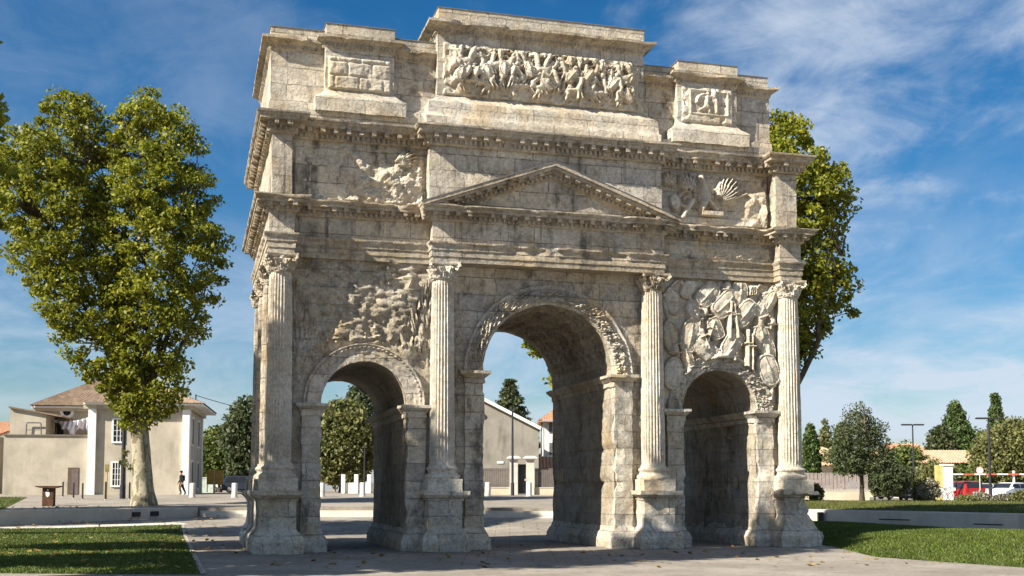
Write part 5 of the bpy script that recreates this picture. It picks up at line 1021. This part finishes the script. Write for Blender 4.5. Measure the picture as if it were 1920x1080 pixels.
for k in (252, 286):
    a = ang_px(k); p = ringpts(a, a, -.13, 1)[0]; z = float(ringzb(a)); m = MB(); m.box(-.3, .3, -.05, .1, .16, .40); o = m.build('vent', DARKMETAL, LW, loc=(p[0], p[1], z-.02)); o.rotation_euler = (0, 0, CAMROT+.45)
RW = ringwall('low_stone_wall', 'long low pale stone wall between the two lawns at right', a1265, 124, .55, .03, PALE_STONE)
for k, w_ in ((1676, .85), (1852, .7)):
    a = ang_px(k); p = ringpts(a, a, -.125, 1)[0]; q = ringpts(a-.3, a+.3, -.12, 2); an_ = math.atan2(*(q[1]-q[0])[::-1]); m = MB(); m.box(-w_, w_, -.012, .05, .24, .29); o = m.build('slot', DARKMETAL, RW, loc=(p[0], p[1], float(ringzb(a)))); o.rotation_euler = (0, 0, an_)
a = ang_px(1543); p = ringpts(a, a, -.35, 1)[0]; T = thing('ground_spotlight', 'small dark grey spotlight box against the stone wall right of the arch', 'spotlight', (p[0], p[1], gz(*p)), CAMROT); m = MB(); m.box(-.13, .13, -.1, .1, -.02, .46); m.build('housing', DARKMETAL, T); m = MB(); m.box(-.1, .1, -.112, -.102, .3, .42); m.build('lens', GLASS, T)
m = MB(); an = np.linspace(a372+.3, a1265-.2, 70)
for k in range(3):
    zt = 1.0-.15*(k+1)+.012; i, o = ringpts(an[0], an[-1], -.42*(k+1), 70), ringpts(an[0], an[-1], -.42*k+.02, 70); sec = np.stack([np.c_[i, i[:, :1]*0+.2], np.c_[i, i[:, :1]*0+zt], np.c_[o, o[:, :1]*0+zt], np.c_[o, o[:, :1]*0+.2]], 1); b_ = m.n; m.grid(sec, cv=True); m.F += [[b_, b_+1, b_+2, b_+3], [b_+69*4+q for q in (3, 2, 1, 0)]]
tag(m.build('steps', PALE_STONE), kind='structure')
# kerb strip along the left lawn, path under the walls
def strip(name, pts, w, mat, lift=.03, h=.1):
    pts = np.array(pts, float); n = len(pts); t = np.gradient(pts, axis=0); t /= np.linalg.norm(t, axis=1)[:, None]; nn = np.stack([t[:, 1], -t[:, 0]], -1); A_, B_ = pts-nn*w/2, pts+nn*w/2; za, zb_ = ground(A_[:, 0], A_[:, 1])+lift, ground(B_[:, 0], B_[:, 1])+lift
    m = MB(); m.grid(np.stack([np.c_[A_, za-h], np.c_[A_, za], np.c_[B_, zb_], np.c_[B_, zb_-h]], 1)); return tag(m.build(name, mat), kind='structure')
tt = np.linspace(0, 1, 24)[:, None]; kp = np.array([A1, B1]); strip('kerb', kp[0]+(kp[1]-kp[0])*tt+np.array([.08, 0]), .13, GREYKERB, .02)
kp = np.array([B1, Cc]); 
strip('path', np.vstack([kp[0]+(kp[1]-kp[0])*tt, [gxy(-250, 47.2)]])+np.array([.1, .75]), 1.2, PALE_STONE, .012)

# ------------------------------------------------------------------ right side: fence, wall, houses, pillar, barrier, sign, cars
fence('slatted_fence', 'grey brown vertical board fence on a low cream wall right of the arch', gxy(1490, 88), gxy(1628, 88), .62, 1.98, FENCE_LT, .62, WALLLOW, pitch=.28)
def cottage(name, label, px0, px1, eave, ridge, d, wm, tm, dep=8., hip=1.5, base=None, chim=None, gable=False):
    b = place((px0+px1)/2, d); K = FPX/d; HB = HORIZON+(CAM[2]-b[2])*K; X = lambda px: (px-(px0+px1)/2)/K; Z = lambda py: (HB-py)/K; T = thing(name, label, 'house', b, CAMROT); m = MB(); m.box(X(px0), X(px1), 0, dep, -.5, Z(eave)); m.build('wall', wm, T); m = MB()
    x0, x1, ze, zr = X(px0)-.4, X(px1)+.4, Z(eave)-.02, Z(ridge); tiled(m, [(x0, -.5, ze), (x1, -.5, ze), (x1-hip, dep/2, zr), (x0+hip, dep/2, zr)], .28, .06); tiled(m, [(x1, dep+.5, ze), (x0, dep+.5, ze), (x0+hip, dep/2, zr), (x1-hip, dep/2, zr)], .28, .06)
    if hip > .1: tiled(m, [(x0, dep+.5, ze), (x0, -.5, ze), (x0+hip, dep/2, zr), (x0+hip, dep/2+.01, zr)], .28, .06); tiled(m, [(x1, -.5, ze), (x1, dep+.5, ze), (x1-hip, dep/2+.01, zr), (x1-hip, dep/2, zr)], .28, .06)
    R_ = m.build('roof', tm, T, fix=False)
    if hip <= .1:
        for x_ in (x0+.4, x1-.5): m = MB(); m.add([(x_, -.1, ze), (x_, dep+.1, ze), (x_, dep/2, zr-.05), (x_+.1, -.1, ze), (x_+.1, dep+.1, ze), (x_+.1, dep/2, zr-.05)], [(0, 1, 2), (5, 4, 3), (0, 3, 4, 1), (1, 4, 5, 2), (2, 5, 3, 0)]); m.build('gable', wm, T)
    for cpx, ctop in (chim or []): m = MB(); m.box(X(cpx)-.3, X(cpx)+.3, dep*.3, dep*.3+.6, ze+.2, Z(ctop)); c_ = m.build('chimney', wm, R_); m = MB(); m.box(X(cpx)-.36, X(cpx)+.36, dep*.3-.06, dep*.3+.66, Z(ctop)+.004, Z(ctop)+.1); m.build('chimney_cap', tm, c_)
    for k in (.3, .7): m = MB(); xx = X(px0)+(X(px1)-X(px0))*k; m.box(xx-.45, xx+.45, -.04, .05, Z(eave)-1.9, Z(eave)-.7); m.build('window', SHUTTER, T)
    return T
cottage('tiled_cottage', 'low house with a pale hipped tile roof beside the slim cypress', 1508, 1585, 856, 832, 130, WALL_CREAM, TILE_PINK, hip=2.6)
cottage('tiled_cottage', 'small white gabled outbuilding behind the board fence', 1534, 1562, 873, 864, 110, WALL_CREAM, TILE_PINK, dep=4, hip=.0)
cottage('tiled_cottage', 'wide house with an orange tile roof behind the first street lamp', 1660, 1765, 858, 829, 136, WALL_CREAM, TILE_RED, hip=2.)
cottage('tiled_cottage', 'cream house with a long pale tile roof and white chimney under the pyramid cypress', 1724, 1836, 868, 842, 118, WALL_WHITE, TILE_PINK, hip=.0, chim=[(1733, 845)])
cottage('tiled_cottage', 'far house with an orange wall at the right of the pyramid cypress', 1822, 1858, 838, 824, 165, plain('orange_render', (.55, .33, .14), .9), TILE_RED, hip=1.)
b = place(1776, 92); T = thing('white_gate_pillar', 'square white pillar with a flat cap beside the red car', 'pillar', b, CAMROT); m = MB(); m.box(-.37, .37, -.3, .3, -.1, 2.75, .4); m.build('shaft', WHITE, T, weld=True); m = MB(); m.box(-.45, .45, -.38, .38, 2.753, 2.9); m.build('cap', GREYBOL, T); m = MB(); m.box(-.9, -.374, -.2, .2, 0, 2.8); m.build('buttress', plain('yellow_render', (.58, .43, .16), .9), T)
# red and white barrier
b = place(1785, 96); T = thing('height_barrier', 'red and white striped height barrier over the car park entrance', 'barrier', b, CAMROT); zz = (HORIZON-889)*96/FPX+CAM[2]-b[2]; L_ = (1975-1785)*96/FPX; m = MB(); RED = plain('red_paint', (.50, .12, .07), .6, var=.12); k = 9
m.box(-.0, L_, -.06, .06, zz-.06, zz+.05); BM = m.build('beam', WHITE, T)
for i in range(k):
    if i % 2: m = MB(); m.box(L_*i/k, L_*(i+1)/k, -.066, .066, zz-.065, zz+.055); m.build('stripe', RED, BM)
for x_ in (.0, L_*.62, L_): m = MB(); m.box(x_-.07, x_+.07, .07, .2, -.1, zz+.3); m.build('upright', GREYBOL, T)
b = place(1838, 94); T = thing('round_traffic_sign', 'round white traffic sign with a red rim on a thin pole behind the red car', 'sign', b, CAMROT); zz = (HORIZON-882)*94/FPX+CAM[2]-b[2]; m = MB(); m.tube([(0, .03, -.1), (0, .03, zz)], .035, 8); m.build('pole', GREYBOL, T); a = np.linspace(0, 2*math.pi, 33)[:-1]
m = MB(); m.prism([(.31*math.cos(q), zz+.31*math.sin(q)) for q in a], -.03, -.005); p_ = m.build('rim', plain('faded_red', (.55, .25, .2), .6), T); m = MB(); m.prism([(.25*math.cos(q), zz+.25*math.sin(q)) for q in a], -.036, -.031); m.build('plate', WHITE, p_)
def paint(name, c):
    t = NT(name); t.b.inputs['Coat Weight'].default_value = .6; t.b.inputs['Coat Roughness'].default_value = .08; return t.done(c, .35)
def car(px, d, label, col, ang, kind='estate', L=4.3, Hh=1.5, Wd=1.78):
    b = place(px, d); T = thing('parked_car', label, 'car', b, CAMROT+ang, 'cars in the car park'); g = .20; hw = Wd/2; pm = paint('car_paint', col)
    roof = {'estate': [(-2.05, .95), (-1.85, 1.0), (-1.62, Hh-.06), (-1.35, Hh), (.25, Hh), (.55, Hh-.06), (1.15, 1.0), (2.0, .82)], 'suv': [(-2.1, 1.0), (-2.0, 1.05), (-1.75, Hh-.08), (-1.5, Hh), (.3, Hh), (.6, Hh-.06), (1.1, 1.08), (2.0, .95)]}[kind]
    prof = [(-2.12, .35), (-2.14, .6), (-2.1, .9)]+roof+[(2.12, .62), (2.1, .32)]; sc_ = L/4.3
    ys = np.array([-1, -.97, -.86, -.5, 0, .5, .86, .97, 1]); P_ = []
    pr = np.array(prof)
    for y in ys:
        k = np.abs(y); rr = pr.copy(); top = np.clip((rr[:, 1]-.92)/(Hh-.92), 0, 1); yy = y*hw*(1-.17*top)
        rr[:, 1] -= np.where(k > .8, (k-.8)*.35*(rr[:, 1] > .7), 0); rr[:, 0] *= 1-.05*k**4; P_.append(np.stack([rr[:, 0]*sc_, yy, rr[:, 1]], -1))
    P_ = np.array(P_); m = MB(); m.grid(P_); b0 = m.n; nn = len(prof)
    for e, fl in ((0, 0), (len(ys)-1, 1)): f = [e*nn+i for i in range(nn)]; m.F.append(f[::-1] if fl else f)
    m.F.append([i*nn for i in range(len(ys))]+[i*nn+nn-1 for i in range(len(ys))][::-1]); body = m.build('body', pm, T, smooth=40)
    # glazing set just proud of the shell
    for s_ in (-1, 1):
        for (x0, x1, x2, x3) in ((-1.72, -.55, -.55, -1.5), (-.45, .95, .42, -.45)):
            yb_, yt = hw*(1-.17*.12)*.985, hw*(1-.17*.92)*.975; m = MB(); q = [(x0*sc_, s_*yb_, 1.0), (x1*sc_, s_*yb_, 1.0), (x2*sc_, s_*yt, Hh-.12), (x3*sc_, s_*yt, Hh-.12)]; q2 = [(x, y+s_*.02, z) for x, y, z in q]; m.add(q+q2, [(0, 1, 2, 3), (7, 6, 5, 4), (0, 4, 5, 1), (1, 5, 6, 2), (2, 6, 7, 3), (3, 7, 4, 0)]); m.build('side_window', GLASS, T)
    for x0, z0, x1, z1, nm in ((1.13, 1.03, .6, Hh-.09, 'windscreen'), (-1.9 if kind == 'estate' else -2.02, 1.04, -1.66 if kind == 'estate' else -1.77, Hh-.12, 'rear_window')):
        sg = .03 if x0 > 0 else -.03; m = MB(); q = [(x0*sc_, -hw*.80, z0), (x0*sc_, hw*.80, z0), (x1*sc_, hw*.72, z1), (x1*sc_, -hw*.72, z1)]; q2 = [(x+sg, y, z+.02) for x, y, z in q]; m.add(q+q2, [(0, 1, 2, 3), (7, 6, 5, 4), (0, 4, 5, 1), (1, 5, 6, 2), (2, 6, 7, 3), (3, 7, 4, 0)]); m.build(nm, GLASS, T)
    for x_ in (-1.32*sc_, 1.32*sc_):
        for s_ in (-1, 1):
            m = MB(); a = np.linspace(0, 2*math.pi, 25)[:-1]; m.prism([(x_+.32*math.cos(q), .32+.32*math.sin(q)) for q in a], min(s_*(hw-.2), s_*(hw+.012)), max(s_*(hw-.2), s_*(hw+.012))); w_ = m.build('wheel', plain('tyre_rubber', (.02, .02, .02), .8), T); m = MB(); m.prism([(x_+.2*math.cos(q), .32+.2*math.sin(q)) for q in a], min(s_*(hw-.1), s_*(hw+.022)), max(s_*(hw-.1), s_*(hw+.022))); m.build('rim', plain('alloy', (.45, .45, .46), .4, .6), w_)
    for s_ in (-1, 1):
        m = MB(); m.box(min(s_*hw*.62, s_*hw*.93), max(s_*hw*.62, s_*hw*.93), -.03, .03, .68, .84); V = m.verts(); m.V = [np.stack([2.03*sc_+V[:, 1]*1.6, V[:, 0], V[:, 2]], -1)]; m.build('headlight', plain('lamp_glass', (.6, .62, .62), .15), T)
        m = MB(); m.box(min(s_*hw*.70, s_*hw*.95), max(s_*hw*.70, s_*hw*.95), -.03, .03, .75, 1.02); V = m.verts(); m.V = [np.stack([-2.06*sc_+V[:, 1]*1.6, V[:, 0], V[:, 2]], -1)]; m.build('tail_light', plain('tail_red', (.35, .02, .015), .3), T)
        m = MB(); m.box(.85*sc_, 1.0*sc_, min(s_*hw, s_*(hw+.16)), max(s_*hw, s_*(hw+.16)), .98, 1.1); m.build('wing_mirror', pm, T)
    for x_ in (-2.15*sc_, 2.12*sc_): m = MB(); m.box(x_-.02, x_+.02, -.27, .27, .60 if x_ < 0 else .42, .72 if x_ < 0 else .53); m.build('number_plate', WHITE, T)
    m = MB(); m.box(-2.17*sc_, 2.13*sc_, -hw*.9, hw*.9, .2, .36); m.build('bumper', DARKMETAL, T); return T
PI = math.pi
car(1806, 97, 'dark red hatchback seen from behind beside the white pillar', (.30, .018, .015), PI/2+.12, 'suv', 4.2, 1.62)
car(1712, 100, 'blue grey car partly hidden behind the clipped bush', (.10, .14, .22), -PI/2-.5, 'suv', 4.2, 1.62); car(1848, 106, 'silver car behind the lavender with a dark windscreen', (.42, .43, .45), -PI/2-.5, 'estate', 4.3, 1.5); car(1890, 95, 'small white car at the right behind the lavender', (.72, .72, .72), -PI/2-.95, 'estate', 3.9, 1.48); car(1870, 122, 'dark grey car in the second row under the oak', (.06, .065, .075), -.3, 'estate', 4.5, 1.55); car(1825, 112, 'dark blue car behind the red hatchback', (.03, .04, .09), -PI/2+.3, 'suv', 4.3, 1.6); car(1915, 118, 'pale grey car at the right edge in the second row', (.5, .51, .52), -.4, 'suv', 4.4, 1.6); car(1765, 104, 'blue car between the shrubs and the white pillar', (.12, .17, .33), -PI/2-.2, 'estate', 4.2, 1.5); car(1683, 112, 'dark car behind the round bush', (.04, .045, .05), .2, 'estate', 4.3, 1.5)
car(458, 110, 'dark car parked in the shade beside the left pier of the arch', (.03, .035, .05), .15, 'suv', 4.3, 1.6); car(428, 124, 'white car parked under the bright street tree', (.7, .7, .72), .1, 'estate', 4.3, 1.5)
# posts and bicycles in front of the car park
for i, (px, lab) in enumerate(((1700, 'dark post of the row below the round bush'), (1719, 'dark post left of the silvery shrub'), (1736, 'dark post beside the silvery shrub'), (1752, 'dark post nearest the parked bicycles'))): bollard(px, 81, .95, .05, lab, 'dark posts before the car park', 'post', DARKMETAL, 'post')
def bicycle(px, d, label, ang, col):
    b = place(px, d); T = thing('bicycle', label, 'bicycle', b, CAMROT+ang, 'bicycles parked by the white pillar'); pm = plain('bicycle_paint', col, .4)
    for x_ in (-.5, .52):
        a = np.linspace(0, 2*PI, 29); m = MB(); m.tube(np.stack([x_+.33*np.cos(a), a*0, .34+.33*np.sin(a)], -1), .022, 6, False); w_ = m.build('wheel', plain('tyre_rubber', (.02, .02, .02), .8), T); m = MB()
        for q in np.linspace(0, 2*PI, 9)[:-1]: m.tube([(x_, 0, .34), (x_+.31*math.cos(q), 0, .34+.31*math.sin(q))], .006, 4, False)
        m.build('spokes', GREYBOL, w_)
    m = MB()
    for p, q in (((-.5, 0, .34), (-.05, 0, .30)), ((-.5, 0, .34), (-.18, 0, .85)), ((-.05, 0, .30), (-.2, 0, .9)), ((-.05, 0, .30), (.36, 0, .82)), ((-.18, 0, .82), (.36, 0, .85)), ((.34, 0, .95), (.52, 0, .34))): m.tube([p, q], .022, 6)
    m.build('frame', pm, T); m = MB(); m.obox((-.22, 0, .93), (.13, 0, 0), (0, .06, .0), (0, 0, .025)); m.build('saddle', DARKMETAL, T); m = MB(); m.tube([(.3, -.28, 1.0), (.36, -.1, 1.0), (.34, 0, .95), (.36, .1, 1.0), (.3, .28, 1.0)], .018, 6); m.build('handlebar', DARKMETAL, T)
    m = MB(); m.obox((.55, 0, .86), (.15, 0, 0), (0, .17, 0), (0, 0, .11)); m.build('basket', GREYBOL, T)
bicycle(1757, 82.5, 'white bicycle with a basket parked left of the white pillar', .25, (.6, .6, .62)); bicycle(1772, 83, 'grey bicycle parked in front of the white pillar', -.2, (.35, .37, .42)); bicycle(1742, 83, 'silver bicycle parked among the silvery shrubs', .5, (.5, .5, .5))

# ------------------------------------------------------------------ the walking person
def person(px, d, label, rz):
    b = place(px, d); bm = bmesh.new(); sk = bm.verts.layers.skin.verify()
    def v(p, rr, root=False):
        q = bm.verts.new(p); k = 1.4 if (p[2] > .93 or p[2] < .89) and np.max(rr) > .03 else 1.15; rr = tuple(c*k for c in (rr if isinstance(rr, tuple) else (rr, rr))); q[sk].radius = rr; q[sk].use_root = root; return q
    def chain(st, *ps):
        for p, rr in ps: q = v(p, rr); bm.edges.new((st, q)); st = q
        return st
    pel = v((0, 0, .95), (.15, .11), True); waist = chain(pel, ((0, -.01, 1.1), (.14, .11))); chest = chain(waist, ((0, -.02, 1.30), (.17, .12)), ((0, -.03, 1.44), (.15, .10)))
    neck = chain(chest, ((0, -.04, 1.52), .055)); head = chain(neck, ((0, -.07, 1.60), (.065, .075)), ((0, -.07, 1.68), (.06, .068)))
    for s in (-1, 1):
        f = s*.17
        chain(pel, ((s*.09, -f*.1, .88), .095), ((s*.10, -f*.8, .50), .066), ((s*.10, -f*1.0+.16, .10), .045), ((s*.10, -f*1.0+.02, .045), .04))
        w = chain(chest, ((s*.19, -.02, 1.40), .062), ((s*.24, f*.5+.02, 1.13), .05), ((s*.23, f*.9-.06, .90), .036)); pm = chain(w, ((s*.23, f*.9-.08, .83), (.034, .02)))
        for k in range(4): a = (k-1.5)*.018; chain(pm, ((s*.23, f*.9-.08+a, .79), .010), ((s*.225, f*.9-.085+a, .745+.006*abs(k-1.5)), .008))
        chain(pm, ((s*.215, f*.9-.115, .82), .011), ((s*.21, f*.9-.12, .785), .009))
    me = bpy.data.meshes.new('person'); bm.to_mesh(me); bm.free(); o = bpy.data.objects.new('person', me); COL.objects.link(o)
    o.modifiers.new('skin', 'SKIN'); o.modifiers.new('sub', 'SUBSURF').levels = 1
    dg = bpy.context.evaluated_depsgraph_get(); nm = bpy.data.meshes.new_from_object(o.evaluated_get(dg)); o.modifiers.clear(); o.data = nm; nm.name = 'person'
    nm.materials.clear()
    for k in (plain('dark_jacket', (.025, .024, .028), .85), plain('dark_trousers', (.02, .022, .03), .85), plain('skin', (.45, .28, .19), .6), plain('dark_shoe', (.015, .014, .013), .6)): nm.materials.append(k)
    for p in nm.polygons:
        z = p.center.z; p.use_smooth = True; p.material_index = 3 if z < .09 else (2 if (z > 1.5 or (abs(p.center.x) > .17 and z < .90)) else (1 if z < .92 else 0))
    o.location = b; o.rotation_euler = (0, 0, rz); tag(o, label, 'person')
    m = MB(); a = np.linspace(0, 2*PI, 17)[:-1]; z = np.linspace(0, 1, 8); Tq, Zq = np.meshgrid(a, z, indexing='ij'); rr = np.sin(np.clip(Zq*1.35+.42, 0, PI-.25)); m.grid(np.stack([.092*rr*np.cos(Tq), -.045+.105*rr*np.sin(Tq)+.02, 1.50+.28*Zq], -1), cu=True); m.build('hair', plain('dark_hair', (.02, .015, .012), .7), o, smooth=70)
    m = MB(); 
    for x_ in (-.028, .028): m.obox((x_, -.155, 1.66), (.012, 0, 0), (0, .006, 0), (0, 0, .006))
    m.obox((0, -.165, 1.63), (.012, 0, 0), (0, .018, 0), (0, 0, .018)); m.build('face_features', plain('face_dark', (.2, .1, .07), .6), o)
    B = thing('backpack', 'dark backpack worn by the person walking past the house', 'bag', b, rz); m = MB(); m.loft([(-.14, .10), (.14, .10), (.15, .24), (-.15, .24)], [(-.03, 1.02), (0, 1.06), (0, 1.38), (-.04, 1.45)], .1, bot=True); m.build('body', DARKMETAL, B, smooth=50); m = MB()
    for x_ in (-.1, .1): m.tube([(x_, .11, 1.4), (x_, -.0, 1.50), (x_, -.14, 1.4), (x_, -.12, 1.15), (x_, .08, 1.1)], .018, 6)
    m.build('strap', SHUTTER, B)
person(340, 85.5, 'person in dark clothes walking past the house with a backpack', CAMROT-1.2)

r = np.random.default_rng(77); k = 700; px = np.concatenate([r.uniform(-50, 420, 420), r.uniform(420, 1900, 280)]); dd = np.concatenate([r.uniform(27, 62, 420), r.uniform(29, 41, 280)]); xy = np.array([gxy(a, b) for a, b in zip(px, dd)]); lawn_ = np.concatenate([np.ones(420)*.09, np.ones(280)*.02])
cz = ground(xy[:, 0], xy[:, 1])+lawn_; cc = np.c_[xy, cz]; a = r.normal(size=(k, 3)); a[:, 2] *= .25; a /= np.linalg.norm(a, axis=1)[:, None]; up_ = np.array([0, 0, 1.])+r.normal(0, .25, (k, 3)); bb = np.cross(a, up_); bb /= np.linalg.norm(bb, axis=1)[:, None]; s_ = (.10+.08*r.random(k))[:, None]
DRY = leafmat('fallen_plane_leaves', (.20, .10, .03), (.32, .19, .05), (.42, .30, .09), .15)
o = fastmesh('fallen_leaves', np.stack([cc-a*s_*.6, cc+bb*s_*.5, cc+a*s_*.6, cc-bb*s_*.5], 1).reshape(-1, 3), 4, DRY); tag(o, 'dry brown plane leaves scattered over lawn and paving', 'leaves', kind='stuff')
# ------------------------------------------------------------------ light, sky
SUN = np.array([2.4, .8, -1.95]); SUN /= np.linalg.norm(SUN)
ld = bpy.data.lights.new('sun', 'SUN'); lo = bpy.data.objects.new('sun', ld); COL.objects.link(lo)
ld.energy = 5.; ld.angle = math.radians(.5); ld.color = (1., .93, .80); lo.rotation_euler = Vector(SUN).to_track_quat('-Z', 'Y').to_euler(); lo.location = (-30, -20, 40)
w = bpy.data.worlds.new('World'); scn.world = w; w.use_nodes = True; t = w.node_tree; n = t.nodes; bg = n['Background']
sky = n.new('ShaderNodeTexSky'); sky.sky_type = 'NISHITA'; sky.sun_disc = False; sky.sun_elevation = math.asin(-SUN[2]); sky.sun_rotation = math.atan2(-SUN[0], -SUN[1]); sky.air_density = 1.; sky.dust_density = .6; sky.ozone_density = 3.
hs = n.new('ShaderNodeHueSaturation'); hs.inputs['Saturation'].default_value = 1.4; t.links.new(sky.outputs[0], hs.inputs['Color'])
tc = n.new('ShaderNodeTexCoord'); sp = n.new('ShaderNodeSeparateXYZ'); t.links.new(tc.outputs['Generated'], sp.inputs[0])
def M(op, a, b, clamp=False):
    q = n.new('ShaderNodeMath'); q.operation = op; q.use_clamp = clamp
    for i, v in enumerate((a, b)):
        if isinstance(v, bpy.types.NodeSocket): t.links.new(v, q.inputs[i])
        else: q.inputs[i].default_value = v
    return q.outputs[0]
dn = M('ADD', M('MAXIMUM', sp.outputs[2], 0.), .22); cb = n.new('ShaderNodeCombineXYZ'); t.links.new(M('DIVIDE', sp.outputs[0], dn), cb.inputs[0]); t.links.new(M('DIVIDE', sp.outputs[1], dn), cb.inputs[1])
def nz(scale, det, rough, loc, rot, sc):
    mp = n.new('ShaderNodeMapping'); t.links.new(cb.outputs[0], mp.inputs[0]); mp.inputs['Location'].default_value = loc; mp.inputs['Rotation'].default_value = (0, 0, rot); mp.inputs['Scale'].default_value = sc
    q = n.new('ShaderNodeTexNoise'); t.links.new(mp.outputs[0], q.inputs['Vector']); q.inputs['Scale'].default_value = scale; q.inputs['Detail'].default_value = det; q.inputs['Roughness'].default_value = rough; q.inputs['Distortion'].default_value = .5; return q.outputs['Fac']
def mr(f, a, b):
    q = n.new('ShaderNodeMapRange'); q.interpolation_type = 'SMOOTHSTEP'; t.links.new(f, q.inputs[0]); q.inputs[1].default_value = a; q.inputs[2].default_value = b; return q.outputs[0]
big = nz(1.5, 4, .55, (5.3, 1.9, 0), .5, (1, 1, 1)); wis = nz(2.3, 9, .62, (2.4, 7.1, 0), .9, (1, .75, 1))
mot = nz(5.5, 8, .68, (3.7, 1.2, 0), .2, (1, 1, 1)); cl = M('MULTIPLY', mr(M('ADD', M('MULTIPLY', big, .52), M('ADD', M('MULTIPLY', wis, .26), M('MULTIPLY', mot, .22))), .435, .62), .78)
lat = M('ADD', M('MULTIPLY', sp.outputs[0], float(RT[0])), M('MULTIPLY', sp.outputs[1], float(RT[1])))
wt = M('ADD', .28, M('MULTIPLY', mr(lat, -.12, .22), .72)); low = M('MULTIPLY', mr(sp.outputs[2], .34, .06), mr(wis, .36, .62))
cl = M('MINIMUM', M('ADD', M('MULTIPLY', cl, wt), M('MULTIPLY', low, .42)), .85)
mx = n.new('ShaderNodeMix'); mx.data_type = 'RGBA'; t.links.new(cl, mx.inputs[0]); t.links.new(hs.outputs[0], mx.inputs[6]); mx.inputs[7].default_value = (6.2, 7.0, 8.2, 1)
t.links.new(mx.outputs[2], bg.inputs[0]); bg.inputs[1].default_value = .05
scn.view_settings.view_transform = 'Standard'; scn.view_settings.look = 'None'; scn.view_settings.exposure = 1.12; scn.view_settings.gamma = 1
scn.cycles.max_bounces = 6; scn.cycles.diffuse_bounces = 4; scn.cycles.transparent_max_bounces = 8; scn.cycles.use_denoising = True
